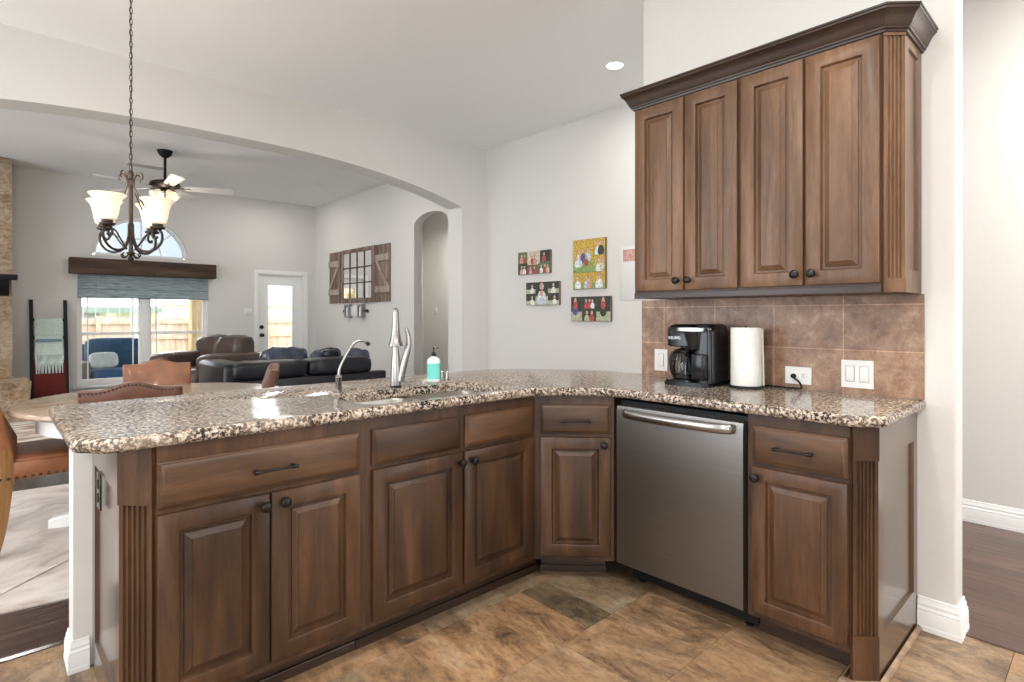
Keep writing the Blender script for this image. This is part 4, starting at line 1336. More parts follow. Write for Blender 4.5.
b = B(); b.lathe([(0.05, 2.765), (0.07, 2.755), (0.075, 2.735), (0.05, 2.73)], 24); b.obj('light_fitter', M['iron'], cf)
for k in range(4):
    a = R(90 * k + 20)
    b = B(); b.M = Matrix.Rotation(a, 4, 'Z') @ Matrix.Translation((0.06, 0, 2.735)) @ Matrix.Rotation(R(-55), 4, 'Y')
    prf = [(0.022, 0.0), (0.03, -0.02), (0.045, -0.07), (0.062, -0.10)]
    b.M = Matrix.Rotation(a, 4, 'Z') @ Matrix.Translation((0.06, 0, 2.745)) @ Matrix.Rotation(R(-48), 4, 'Y')
    b.lathe(prf + [(r_ - 0.004, z) for r_, z in prf[::-1]], 20, cap0=False, cap1=True); b.obj('glass_shade', M['shade_glass'], cf)
pl = bpy.data.lights.new('fan_lamp', 'POINT'); pl.energy = 6; pl.color = (1, 0.9, 0.75); pl.shadow_soft_size = 0.12
po = bpy.data.objects.new('fan_lamp', pl); COL.objects.link(po); po.location = (1.575, 7.818, 2.55)

# ================================================================= CEILING FITTINGS
def recessed(label, x, y, lit, r=0.075):
    t = thing('recessed_light', label, 'ceiling light', (x, y, ZC), 0)
    b = B(); b.lathe([(r, -0.0005), (r, -0.004), (r * 0.8, -0.008), (r * 0.74, -0.006), (r * 0.74, -0.0005)], 32, cap0=False, cap1=False); b.obj('trim_ring', M['white'], t)
    b = B(); b.lathe([(r * 0.74, -0.003), (0.002, -0.0035)], 32, cap0=False, cap1=True); b.obj('lens', M['can'] if lit else M['white'], t)
    return t
recessed('lit round recessed light in the kitchen ceiling left of the wall cabinet', 3.645, 2.726, True, 0.085)
recessed('unlit recessed light in the living room ceiling, just behind the fan', 2.167, 8.925, False, 0.09)
recessed('unlit recessed light in the living room ceiling nearest the far wall', 2.635, 9.331, False, 0.08)
recessed('unlit recessed light in the living room ceiling near the mirror wall', 3.673, 8.188, False, 0.09)
t = thing('ceiling_vent', 'grey slotted air vent in the living room ceiling beside the fan rod', 'vent', (1.55, 8.80, ZC))
b = B(); b.box((-0.2, -0.075, -0.008), (0.2, 0.075, -0.0005), 0.002); b.obj('frame', M['vent'], t)
b = B()
for k in range(5): b.box((-0.18, -0.055 + k * 0.024, -0.012), (0.18, -0.045 + k * 0.024, -0.008))
b.obj('slats', M['vent'], t)

# ================================================================= FAR WALL: window, shade, beam, half-round, door
wn1 = bpy.data.objects.new('window_1', None); COL.objects.link(wn1); wn1.location = (0.935, YF, 0.26); wn1['kind'] = 'structure'
WW, WH = 1.675, 1.76
b = B()
for bx_ in (((0, 0.02, 0), (0.03, 0.12, WH)), ((WW - 0.03, 0.02, 0), (WW, 0.12, WH)), ((0.03, 0.02, 0), (WW - 0.03, 0.12, 0.045)), ((0.03, 0.02, WH - 0.045), (WW - 0.03, 0.12, WH)), ((0.772, 0.02, 0.045), (0.872, 0.12, WH - 0.045))):
    b.box(*bx_)
b.obj('window_frame', M['white'], wn1, smooth=0)
for u0, u1 in ((0.03, 0.772), (0.872, WW - 0.03)):
    for lo, hi, yy in ((0.045, 0.755, 0.05), (0.715, WH - 0.045, 0.08)):
        b = B()
        b.box((u0, yy, lo), (u0 + 0.032, yy + 0.03, hi)); b.box((u1 - 0.032, yy, lo), (u1, yy + 0.03, hi))
        b.box((u0 + 0.032, yy, lo), (u1 - 0.032, yy + 0.03, lo + 0.042)); b.box((u0 + 0.032, yy, hi - 0.042), (u1 - 0.032, yy + 0.03, hi))
        for uu in (u0 + 0.10, u1 - 0.10):
            b.box((uu - 0.008, yy + 0.009, lo + 0.042), (uu + 0.008, yy + 0.021, hi - 0.042))
        s_ = b.obj('sash', M['white'], wn1, smooth=0)
        b = B(); b.box((u0 + 0.032, yy + 0.013, lo + 0.042), (u1 - 0.032, yy + 0.017, hi - 0.042)); b.obj('pane', M['glass'], s_, smooth=0)
b = B(); b.box((-0.05, -0.05, -0.03), (WW + 0.05, 0.02, 0.0), 0.006); b.obj('window_sill', M['white'], wn1)

wn2 = bpy.data.objects.new('window_2', None); COL.objects.link(wn2); wn2.location = (1.71, YF, 2.13); wn2['kind'] = 'structure'
def half(r_, n=24): return [(r_ * math.cos(PI * k / n), r_ * 0.59 / 0.61 * math.sin(PI * k / n)) for k in range(n + 1)]
b = B()
o_ = half(0.609); i_ = half(0.56)
i_ = [(x, max(y, 0.035)) for x, y in i_]
for k in range(24):
    b.loops([[(o_[k][0], yy, o_[k][1]), (o_[k + 1][0], yy, o_[k + 1][1]), (i_[k + 1][0], yy, i_[k + 1][1]), (i_[k][0], yy, i_[k][1])] for yy in (0.03, 0.1)])
b.box((-0.56, 0.03, 0.0), (0.56, 0.1, 0.036))
for a in (45, 90, 135):
    b.tube([(0.02 * math.cos(R(a)), 0.065, 0.03), (0.56 * math.cos(R(a)), 0.065, 0.54 * math.sin(R(a)))], 0.008, 6)
b.tube([(0.26 * math.cos(PI * k / 12), 0.065, 0.03 + 0.25 * math.sin(PI * k / 12)) for k in range(13)], 0.008, 6)
b.obj('window_frame', M['white'], wn2, smooth=0)
b = B(); b.loops([[(x, yy, y) for x, y in half(0.565)] for yy in (0.09, 0.094)]); b.obj('pane', M['tinted_glass'], wn2, smooth=0)

t = thing('roman_shade', 'blue-grey woven roman shade pulled up under the wooden beam', 'window shade', (0.935, YF - 0.008, 0))
b = B()
prof = [(0.0, 1.86), (-0.012, 1.86), (-0.014, 1.74), (-0.018, 1.68), (-0.034, 1.655), (-0.036, 1.64), (-0.022, 1.628), (-0.026, 1.58), (-0.042, 1.535), (-0.044, 1.52), (-0.02, 1.505), (0.0, 1.505)]
b.sweepx(prof, 0.005, 1.67)
b.obj('fabric', M['roman'], t, smooth=30)
for x in (0.24, 1.5):
    b = B(); b.tube([(x, -0.045, 1.52), (x, -0.02, 1.84)], 0.0025, 6); b.obj('cord', M['vent'], t)
b = B(); b.box((0.838, YF - 0.19, 1.842), (2.685, YF - 0.0005, 2.062), 0.006)
o = b.obj('wooden_beam', M['beam'], None); tag(o, 'dark rough wooden beam mounted across the top of the far window', 'beam')

d1 = bpy.data.objects.new('door_1', None); COL.objects.link(d1); d1.location = (3.385, YF, 0); d1['kind'] = 'structure'
b = B()
for bx_ in (((-0.068, -0.02, 0), (0.0, -0.0005, 2.035)), ((0.785, -0.02, 0), (0.853, -0.0005, 2.035)), ((0.0, -0.02, 1.967), (0.785, -0.0005, 2.035))):
    b.box(*bx_, 0.004)
for bx_ in (((0.001, 0, 0), (0.018, 0.13, 1.969)), ((0.767, 0, 0), (0.784, 0.13, 1.969)), ((0.018, 0, 1.952), (0.767, 0.13, 1.969))):
    b.box(*bx_)
b.obj('door_casing', M['white'], d1, smooth=0)
b = B()
b.poly_holes([(0.02, 0.01), (0.765, 0.01), (0.765, 1.95), (0.02, 1.95)], [[(0.165, 0.25), (0.595, 0.25), (0.595, 1.78), (0.165, 1.78)]], lambda u, v, w: (u, 0.02 + w, v), 0.045)
lf = b.obj('door_leaf', M['white'], d1, smooth=0)
b = B()
for bx_ in (((0.150, 0.012, 0.235), (0.172, 0.02, 1.795)), ((0.588, 0.012, 0.235), (0.610, 0.02, 1.795)), ((0.172, 0.012, 0.235), (0.588, 0.02, 0.257)), ((0.172, 0.012, 1.773), (0.588, 0.02, 1.795))):
    b.box(*bx_)
b.obj('glazing_bead', M['white'], lf, smooth=0)
b = B(); b.box((0.165, 0.04, 0.25), (0.595, 0.045, 1.78)); b.obj('pane', M['glass'], lf, smooth=0)
for z, nm in ((1.062, 'deadbolt'), (0.925, 'door_knob')):
    b = B(); b.lathe([(0.034, 0), (0.034, -0.008), (0.014, -0.014), (0.016, -0.03), (0.03, -0.045), (0.03, -0.06), (0.012, -0.068)] if nm == 'door_knob' else [(0.034, 0), (0.034, -0.012), (0.028, -0.02), (0.004, -0.022)], 20, (0.063, 0.02, z), 'y'); b.obj(nm, M['bronze'], lf)
t = thing('light_switch', 'white switch plate on the far wall beside the glass door', 'light switch', (3.221, YF, 1.315))
b = B(); b.box((-0.06, -0.006, -0.06), (0.06, -0.0005, 0.06), 0.003); b.obj('cover_plate', M['plate'], t)
for sx in (-0.025, 0.025):
    b = B(); b.box((sx - 0.016, -0.009, -0.033), (sx + 0.016, -0.006, 0.033), 0.001); b.obj('rocker', M['plate'], t)
t = thing('light_switch', 'white switch plate on the wall inside the arched passage', 'light switch', (6.0, 8.49, 1.34), R(-90))
b = B(); b.box((-0.045, -0.006, -0.07), (0.045, -0.0005, 0.07), 0.003); b.obj('cover_plate', M['plate'], t)
b = B(); b.box((-0.016, -0.009, -0.033), (0.016, -0.006, 0.033), 0.001); b.obj('rocker', M['plate'], t)

# ================================================================= RIGHT LIVING WALL: mirror, shutters, sconce
t = thing('window_pane_mirror', 'twelve-pane wooden window mirror hung between two barn shutters', 'mirror', (XR, 8.91, 1.46), R(-90))
mw, mh = 1.115, 0.88
b = B()
for bx_ in (((0, -0.03, 0), (0.055, -0.001, mh)), ((mw - 0.095, -0.03, 0), (mw, -0.001, mh)), ((0.055, -0.03, 0), (mw - 0.095, -0.001, 0.075)), ((0.055, -0.03, mh - 0.06), (mw - 0.095, -0.001, mh))):
    b.box(*bx_, 0.004)
b.obj('frame', M['barn'], t, smooth=0)
gw = (mw - 0.15) / 4; gh = (mh - 0.135) / 3
b = B()
for i in range(1, 4): b.box((0.055 + i * gw - 0.011, -0.022, 0.075), (0.055 + i * gw + 0.011, -0.012, mh - 0.06))
for j in range(1, 3): b.box((0.055, -0.021, 0.075 + j * gh - 0.009), (mw - 0.095, -0.013, 0.075 + j * gh + 0.009))
b.obj('muntins', M['beam'], t, smooth=0)
for i in range(4):
    for j in range(3):
        b = B(); b.box((0.055 + i * gw + 0.011, -0.014, 0.075 + j * gh + 0.009), (0.055 + (i + 1) * gw - 0.011, -0.010, 0.075 + (j + 1) * gh - 0.009)); b.obj('pane', M['mirror'], t, smooth=0)
b = B()
for i in range(3): b.box((0.2 + i * 0.33, -0.055, 0.02), (0.26 + i * 0.33, -0.045, 0.035))
b.obj('latch', M['bronze'], t)
def shutter(label, y1, w, flip):
    t = thing('barn_shutter', label, 'shutter', (XR, y1, 1.465), R(-90), 'barn shutters beside the mirror')
    h = 0.87
    bw = w / 3
    for i in range(3):
        b = B(); b.box((i * bw + 0.002, -0.022, 0), ((i + 1) * bw - 0.002, -0.001, h), 0.003); b.obj('board', M['barn'], t, smooth=0)
    for z in (0.14, 0.62):
        b = B(); b.box((0.005, -0.042, z), (w - 0.005, -0.022, z + 0.095), 0.003); b.obj('batten', M['barn_pale'], t, smooth=0)
    xa, xb = (w - 0.05, 0.05) if flip else (0.05, w - 0.05)
    b = B(); b.loops([[(xa - 0.035, y, 0.62), (xa + 0.035, y, 0.62), (xb + 0.035, y, 0.235), (xb - 0.035, y, 0.235)] for y in (-0.042, -0.022)]); b.obj('brace', M['barn_pale'], t, smooth=0)
shutter('weathered barn shutter with a diagonal brace on the window side of the mirror', 9.36, 0.40, True)
shutter('weathered barn shutter with a diagonal brace between the mirror and the arched passage', 7.765, 0.41, False)
t = thing('wall_sconce', 'small pale wall sconce with two dark metal frames under the pane mirror', 'wall decor', (XR, 8.78, 1.22), R(-90))
b = B(); b.box((0.16, -0.03, 0.03), (0.56, -0.001, 0.19), 0.004); b.obj('back_plate', M['plate'], t)
for x in (0.06, 0.50):
    b = B()
    for bx_ in (((x, -0.07, 0), (x + 0.03, -0.001, 0.22)), ((x + 0.13, -0.07, 0), (x + 0.16, -0.001, 0.22)), ((x + 0.03, -0.07, 0), (x + 0.13, -0.001, 0.03)), ((x + 0.03, -0.07, 0.19), (x + 0.13, -0.001, 0.22))): b.box(*bx_, 0.003)
    f_ = b.obj('frame', M['grey_metal'], t, smooth=0)
    b = B(); b.lathe([(0.03, 0.03), (0.03, 0.17), (0.004, 0.172)], 16, (x + 0.08, -0.036, 0)); b.obj('candle', M['paper'], f_)
for x0, x1 in ((0.0, 0.06), (0.66, 0.76)):
    b = B(); b.tube([(x0, -0.03, 0.11), (x1, -0.03, 0.11)], 0.012, 8); xe = x0 if x0 == 0 else x1; b.puff((xe, -0.03, 0.11), (0.026, 0.026, 0.026), 1.0, 12); b.obj('finial', M['bronze'], t)

# ================================================================= FIREPLACE, LADDER
t = thing('fireplace', 'tall rough limestone fireplace chimney at the end of the far wall', 'fireplace', (-0.6, 9.5, 0))
def rough_box(b, a, c, n=0.16, amp=0.018, seed=0):
    """subdivided box with lumpy faces"""
    bm2 = bmesh.new()
    bmesh.ops.create_cube(bm2, size=1)
    x0, y0, z0 = a; x1, y1, z1 = c
    for v in bm2.verts:
        v.co = Vector((x0 + (v.co.x + .5) * (x1 - x0), y0 + (v.co.y + .5) * (y1 - y0), z0 + (v.co.z + .5) * (z1 - z0)))
    for _ in range(7):
        es = [e for e in bm2.edges if e.calc_length() > n]
        if not es: break
        bmesh.ops.subdivide_edges(bm2, edges=es, cuts=1, use_grid_fill=True)
    mp = {}
    for v in bm2.verts:
        p = v.co.copy()
        q = p * 5.5 + Vector((seed, 0, 0))
        d = Vector((noise.noise(q), noise.noise(q + Vector((9, 2, 1))), noise.noise(q + Vector((3, 7, 5)))))
        mp[v] = b.v(p + d * amp)
    for fc_ in bm2.faces: b.f([mp[v] for v in fc_.verts])
    bm2.free()
b = B(); rough_box(b, (-1.2, 0.0, 0.0), (0.838, 0.46, ZC - 0.02), 0.14, 0.012); b.obj('chimney', M['stone'], t, smooth=60)
b = B(); b.box((-1.0, -0.26, 1.70), (0.885, -0.015, 1.76), 0.006); b.obj('mantel_shelf', M['black_wood'], t)
for x in (-0.6, 0.72):
    b = B(); b.sweepx([(-0.02, 1.70), (-0.2, 1.70), (-0.18, 1.64), (-0.08, 1.6), (-0.02, 1.50)], x, x + 0.09); b.obj('corbel', M['black_wood'], t)
b = B(); rough_box(b, (-1.2, -0.66, 0.0), (0.985, -0.02, 0.47), 0.12, 0.02, 4); b.obj('hearth', M['stone'], t, smooth=60)

t = thing('blanket_ladder', 'dark wooden blanket ladder leaning on the wall between fireplace and window', 'ladder', (0.44, 9.62, 0))
for x in (0.0, 0.36):
    b = B(); b.loops([[(x - 0.02, -0.03 + y, z), (x + 0.02, -0.03 + y, z), (x + 0.02, 0.02 + y, z), (x - 0.02, 0.02 + y, z)] for y, z in ((0.0, 0.003), (0.328, 1.47))]); b.obj('rail', M['black_wood'], t, smooth=0)
for z in (0.28, 0.62, 0.96, 1.2):
    y = 0.328 * z / 1.47
    b = B(); b.box((0.02, y - 0.02, z - 0.02), (0.34, y + 0.012, z + 0.02), 0.004); b.obj('rung', M['black_wood'], t, smooth=0)
def draped(b, x0, x1, ztop, zbot, yfn, th=0.02, n=9, wave=0.012, seed=0):
    rings = []
    for i in range(n + 1):
        x = x0 + (x1 - x0) * i / n
        w_ = wave * math.sin(i * 2.1 + seed)
        dz = 0.015 * math.sin(i * 1.3 + seed)
        prof = [(yfn(ztop) + 0.03, ztop - 0.25), (yfn(ztop) + 0.03, ztop), (yfn(ztop), ztop + 0.02), (yfn(ztop) - 0.035, ztop)]
        for k in range(1, 5):
            z = ztop + (zbot + dz - ztop) * k / 4
            prof.append((yfn(z) - 0.04 - w_ * k / 4, z))
        back = [(y + th, z) for y, z in prof[:3:-1]]
        back += [(yfn(ztop) - 0.035 + th * 0.9, ztop - 0.006), (yfn(ztop), ztop + 0.006), (yfn(ztop) + 0.03 - th * 0.5, ztop - 0.01), (yfn(ztop) + 0.03 - th * 0.5, ztop - 0.25)]
        rings.append([(x, y, z) for y, z in prof + back])
    b.loops(rings)
def fringe(b, x0, x1, z, yv, ln, n=16):
    for i in range(n):
        x = x0 + (x1 - x0) * (i + 0.5) / n
        b.tube([(x, yv, z + 0.02), (x + 0.006 * math.sin(i * 3), yv - 0.004, z - ln)], [0.010, 0.005], 5)
yl = lambda z: 9.62 + 0.328 * z / 1.47 - 0.02
o_ = thing('throw_blanket', 'sage green fringed throw blanket folded over the ladder above the red one', 'blanket', (0, 0, 0), 0, 'throws on the ladder')
b = B(); draped(b, 0.470, 0.765, 1.205, 0.70, yl, 0.02); b.obj('cloth', M['sage'], o_)
b = B(); draped(b, 0.472, 0.758, 0.985, 0.60, lambda z: yl(z) - 0.03, 0.02, seed=2); b.obj('cloth', M['sage'], o_)
b = B(); b.box((0.478, yl(0.93) - 0.092, 0.905), (0.745, yl(0.93) - 0.083, 0.945), 0.004); b.obj('teal_band', M['teal'], o_)
b = B(); fringe(b, 0.472, 0.765, 0.72, yl(0.7) - 0.075, 0.10); fringe(b, 0.474, 0.757, 0.60, yl(0.6) - 0.075, 0.11); b.obj('fringe', M['sage'], o_)
o_ = thing('throw_blanket', 'red fringed throw blanket on the low rungs of the ladder', 'blanket', (0, 0, 0), 0, 'throws on the ladder')
b = B(); draped(b, 0.455, 0.79, 0.635, 0.20, yl, 0.02, seed=4); b.obj('cloth', M['red'], o_)
b = B(); fringe(b, 0.457, 0.79, 0.20, yl(0.2) - 0.045, 0.10, 18); b.obj('fringe', M['red'], o_)

# ================================================================= RUGS
def blob_rug(name, label, cx, cy, rx, ry, mat, seed, zz=0.006, sq=0.5):
    pts = []
    for k in range(96):
        a = 2 * PI * k / 96
        sg = lambda q: math.copysign(abs(q) ** sq, q)
        r_ = 1 + 0.035 * noise.noise(Vector((math.cos(a) * 2.2, math.sin(a) * 2.2, seed))) + 0.012 * noise.noise(Vector((math.cos(a) * 9, math.sin(a) * 9, seed)))
        pts.append((rx * sg(math.cos(a)) * r_, ry * sg(math.sin(a)) * r_))
    b = B(); b.prism(pts, 0, zz)
    o = b.obj(name, mat, None, smooth=0); o.location = (cx, cy, 0.0005); tag(o, label, 'rug')
    return o
blob_rug('hide_rug', 'cream and brown hide-look rug with wavy edge under the dining table', 0.55, 4.22, 1.75, 1.08, M['rug'], 3).rotation_euler = (0, 0, R(-6))
blob_rug('area_rug', 'brown and cream patterned rug on the living room floor', 0.45, 7.8, 1.15, 0.98, M['rug2'], 8, 0.008, 0.12)
o = blob_rug('hide_rug', 'second hide-look rug overlapping the first at the left chair', -0.45, 4.15, 1.0, 0.9, M['rug'], 6, 0.006)
o.rotation_euler = (0, 0, R(43)); o.location.z = 0.0068

# ================================================================= DINING TABLE
tb = thing('dining_table', 'round dining table with washed wood top and white pedestal behind the peninsula', 'table', (0.80, 4.02, 0.0135))
b = B(); b.lathe([(0.5, 0.705), (0.69, 0.705), (0.712, 0.712), (0.72, 0.724), (0.715, 0.737), (0.70, 0.744), (0.1, 0.745)], 72); b.obj('tabletop', M['tabletop'], tb)
b = B(); b.lathe([(0.59, 0.600), (0.605, 0.607), (0.605, 0.705), (0.58, 0.705), (0.58, 0.6)], 64, cap0=False, cap1=False); b.obj('apron', M['white'], tb)
b = B(); b.lathe([(0.13, 0.10), (0.13, 0.16), (0.085, 0.20), (0.07, 0.26), (0.10, 0.34), (0.105, 0.42), (0.08, 0.50), (0.075, 0.56), (0.12, 0.62), (0.24, 0.70), (0.24, 0.704)], 32); b.obj('pedestal', M['white'], tb)
for k in range(4):
    b = B(); b.M = Matrix.Rotation(R(62 + 90 * k), 4, 'Z')
    secs = [(0.06, 0.06, 0.20, 0.05), (0.2, 0.05, 0.17, 0.048), (0.36, 0.02, 0.11, 0.044), (0.50, 0.0, 0.07, 0.05), (0.58, 0.0, 0.05, 0.05)]
    b.loops([[(x, -w, z0), (x, w, z0), (x, w, z1 - 0.012), (x, w - 0.012, z1), (x, -w + 0.012, z1), (x, -w, z1 - 0.012)] for x, z0, z1, w in secs]); b.obj('foot', M['white'], tb, smooth=30)

# ================================================================= DINING CHAIRS
def make_chair(leather, label):
    """faces +y; origin on the floor under the seat centre"""
    t = thing('dining_chair', label, 'chair', (0, 0, 0), 0, 'leather dining chairs')
    b = B()
    b.puff((0, 0.0, 0.435), (0.245, 0.235, 0.055), 0.25, 32)
    b.puff((0, 0.005, 0.475), (0.235, 0.225, 0.035), 0.45, 32)
    b.obj('seat', leather, t)
    b = B()
    def bead(p, nrm):
        n_ = Vector(nrm)
        b.puff(Vector(p) + n_ * 0.001, (0.008, 0.008, 0.008), 1.0, 8)
    for i in range(15):
        u = -0.225 + 0.45 * i / 14
        bead((0.245, u, 0.402), (1, 0, 0)); bead((-0.245, u, 0.402), (-1, 0, 0)); bead((u, 0.235, 0.402), (0, 1, 0))
    b.obj('nailhead_trim', M['nail'], t)
    # back: camel top, tilted
    def top(x): return 0.872 + 0.036 * (0.5 + 0.5 * math.cos(PI * min(1, abs(x) / 0.17))) + 0.004 * abs(x) / 0.25
    out = [(-0.235, 0.50), (0.235, 0.50), (0.25, 0.62), (0.252, 0.80)]
    N = 24
    for i in range(N + 1):
        x = 0.25 - 0.5 * i / N
        out.append((x, top(x)))
    out += [(-0.252, 0.80), (-0.25, 0.62)]
    def yy(z): return -0.185 - 0.20 * (z - 0.45) - 0.08 * max(0, z - 0.45) ** 2
    b = B()
    cx, cz = 0, 0.70
    def ring(ins, off):
        r_ = []
        for x, z in out:
            fx = x * (1 - ins / 0.25); fz = cz + (z - cz) * (1 - ins / 0.2)
            r_.append((fx, yy(z) + off, fz))
        return r_
    b.loops([ring(0.06, -0.032), ring(0.02, -0.032), ring(0.006, -0.028), ring(0, -0.02), ring(0, 0.02), ring(0.008, 0.032), ring(0.04, 0.042), ring(0.1, 0.046)])
    bk = b.obj('backrest', leather, t)
    b = B()
    for i in range(27):
        x = 0.238 - 0.476 * i / 26
        b.puff((x, yy(top(x)) - 0.031, top(x) - 0.012), (0.0062, 0.0055, 0.0062), 1.0, 8)
    for z in [0.52 + 0.335 * k / 13 for k in range(14)]:
        for sx in (-1, 1): b.puff((sx * 0.239, yy(z) - 0.031, z), (0.006, 0.0055, 0.006), 1.0, 8)
    b.obj('nailhead_trim', M['nail'], bk)
    for sx in (-1, 1):
        b = B()
        path = [(sx * 0.215, 0.20, 0.40), (sx * 0.215, 0.205, 0.2), (sx * 0.215, 0.21, 0.003)]
        b.loops([[(x - w, y - w, z), (x + w, y - w, z), (x + w, y + w, z), (x - w, y + w, z)] for (x, y, z), w in zip(path, (0.026, 0.021, 0.016))]); b.obj('leg', M['oak'], t, smooth=0)
        b = B()
        path = smooth_path([(sx * 0.222, -0.225, 0.62), (sx * 0.222, -0.195, 0.46), (sx * 0.22, -0.205, 0.30), (sx * 0.22, -0.225, 0.14), (sx * 0.22, -0.255, 0.003)], 4)
        b.loops([[(p.x - 0.02, p.y - w, p.z), (p.x + 0.02, p.y - w, p.z), (p.x + 0.02, p.y + w, p.z), (p.x - 0.02, p.y + w, p.z)] for i, p in enumerate(path) for w in [0.026]]); b.obj('leg', M['oak'], t, smooth=30)
    return t
def put(c, x, y, a, lb):
    c.location = (x, y, 0.0135); c.rotation_euler = (0, 0, R(a)); c.scale = (CW, 1, 1); c['label'] = lb
    return c
CW = 0.87
c0 = make_chair(M['leather_shaded'], 'x')
put(c0, 0.575, 3.65, -8, 'leather dining chair with shade in its brown, its nailhead back right behind the peninsula counter')
put(copy_tree(c0), 1.19, 4.10, 71, 'leather dining chair seen edge-on in front of the black sofa')
c1 = make_chair(M['leather'], 'x')
put(c1, 0.915, 4.70, 172, 'tan leather dining chair across the round table, facing the kitchen')
CW = 1.04
put(copy_tree(c1), 0.262, 4.14, -87, 'tan leather dining chair whose nailheaded seat and oak legs show left of the peninsula')

# ================================================================= SOFAS
sf = thing('sofa', 'low black leather sofa with overstuffed cushions, its back to the kitchen', 'sofa', (1.72, 6.0, 0))
b = B(); b.box((0.06, 0, 0.06), (1.80, 0.13, 0.60), 0.02, 3); b.obj('back_frame', M['leather_k'], sf)
b = B(); b.box((0.0, 0.02, 0.05), (0.27, 0.98, 0.765), 0.05, 4); b.obj('arm', M['leather_k'], sf)
b = B(); b.box((1.56, 0.1, 0.05), (1.795, 0.98, 0.565), 0.04, 4); b.obj('arm', M['leather_k'], sf)
b = B(); b.box((0.2, 0.12, 0.06), (1.6, 0.95, 0.32), 0.02, 2); b.obj('base', M['leather_k'], sf)
for i, x in enumerate((0.56, 1.24)):
    b = B(); b.puff((x, 0.58, 0.40), (0.35, 0.36, 0.11), 0.35, 36, 0.03, 5, i); b.obj('seat_cushion', M['leather_k'], sf)
for i, (x, hx) in enumerate(((0.46, 0.39), (1.23, 0.39))):
    b = B(); b.puff((x, 0.13, 0.685), (hx, 0.17, 0.098), 0.4, 44, 0.035, 6, i + 3); b.obj('back_cushion', M['leather_k'], sf)
for x, y in ((0.12, 0.1), (1.7, 0.1), (0.12, 0.88), (1.7, 0.88)):
    b = B(); b.lathe([(0.025, 0.0), (0.03, 0.065)], 12, (x, y, 0)); b.obj('leg', M['black_wood'], sf)
M['sheen'] = plain('creased_blue_black_leather', (0.045, 0.056, 0.085), 0.22, 0, 0.6, 5, 0.5, 0.3)
def pillow(label, x, y, z, h, rx, rz, seed, mat, wr=0.12):
    b = B(); b.puff((0, 0, 0), h, 0.55, 44, wr, 9, seed)
    o = b.obj('throw_pillow', mat, None); o.location = (x, y, z); o.rotation_euler = (R(rx), 0, R(rz)); tag(o, label, 'pillow', 'pillows on the black sofa')
pillow('shiny creased blue-black pillow at the tan chair end of the black sofa', 2.55, 6.62, 0.735, (0.27, 0.12, 0.15), -28, 12, 1, M['sheen'])
pillow('creased blue-black pillow in the middle of the black sofa', 3.02, 6.55, 0.69, (0.19, 0.11, 0.16), -20, -5, 2, M['sheen'])
pillow('small round black pillow roll between the creased pillows', 2.98, 6.36, 0.80, (0.10, 0.07, 0.055), 0, 20, 3, M['leather_k'], 0.05)
pillow('dark pillow at the far wall end of the black sofa', 3.40, 6.50, 0.70, (0.15, 0.11, 0.13), -25, -15, 4, M['sheen'])

ac = thing('armchair', 'overstuffed brown leather armchair in front of the far window', 'armchair', (2.33, 8.80, 0), R(-67))
# local: faces -y, x positive is the near side
b = B(); b.box((-0.52, -0.42, 0.05), (0.52, 0.42, 0.30), 0.04, 3); b.obj('base', M['leather_b'], ac)
b = B(); b.puff((0, -0.08, 0.41), (0.35, 0.42, 0.13), 0.38, 40, 0.05, 6, 1); b.obj('seat_cushion', M['leather_b'], ac)
for sx in (-1, 1):
    b = B(); b.box((sx * 0.36, -0.46, 0.04), (sx * 0.58, 0.42, 0.58), 0.05, 3)
    b.puff((sx * 0.47, -0.02, 0.62), (0.155, 0.48, 0.125), 0.42, 40, 0.04, 5, sx + 4); b.obj('arm', M['leather_b'], ac)
b = B(); b.box((-0.5, 0.28, 0.1), (0.5, 0.5, 0.72), 0.06, 3); b.obj('back_frame', M['leather_b'], ac)
for i, x in enumerate((-0.21, 0.21)):
    b = B(); b.puff((x, 0.24, 0.74), (0.25, 0.17, 0.235), 0.5, 44, 0.08, 6, i + 9); b.obj('back_cushion', M['leather_b'], ac)

# ================================================================= OUTSIDE
b = B(); b.box((-14, 10.3, -0.4), (26, 60, -0.25)); struct(b.obj('ground_lawn', M['lawn'], smooth=0))
b = B(); b.box((-3.0, 10.14, -0.25), (6.5, 13.2, -0.1)); struct(b.obj('floor_patio', M['soil'], smooth=0))
for x, y, s_, lb in ((2.85, 11.6, 0.115, 'square cedar patio post outside the right half of the window'), (4.98, 11.9, 0.10, 'square cedar patio post outside the glass door')):
    b = B(); b.box((x - s_, y - s_, -0.1), (x + s_, y + s_, 3.1), 0.012)
    o = b.obj('patio_post', M['cedar'], None); tag(o, lb, 'post', 'patio posts')
b = B(); b.box((-3.0, 10.15, 3.1), (6.5, 12.6, 3.2)); struct(b.obj('roof_patio', M['white'], smooth=0))
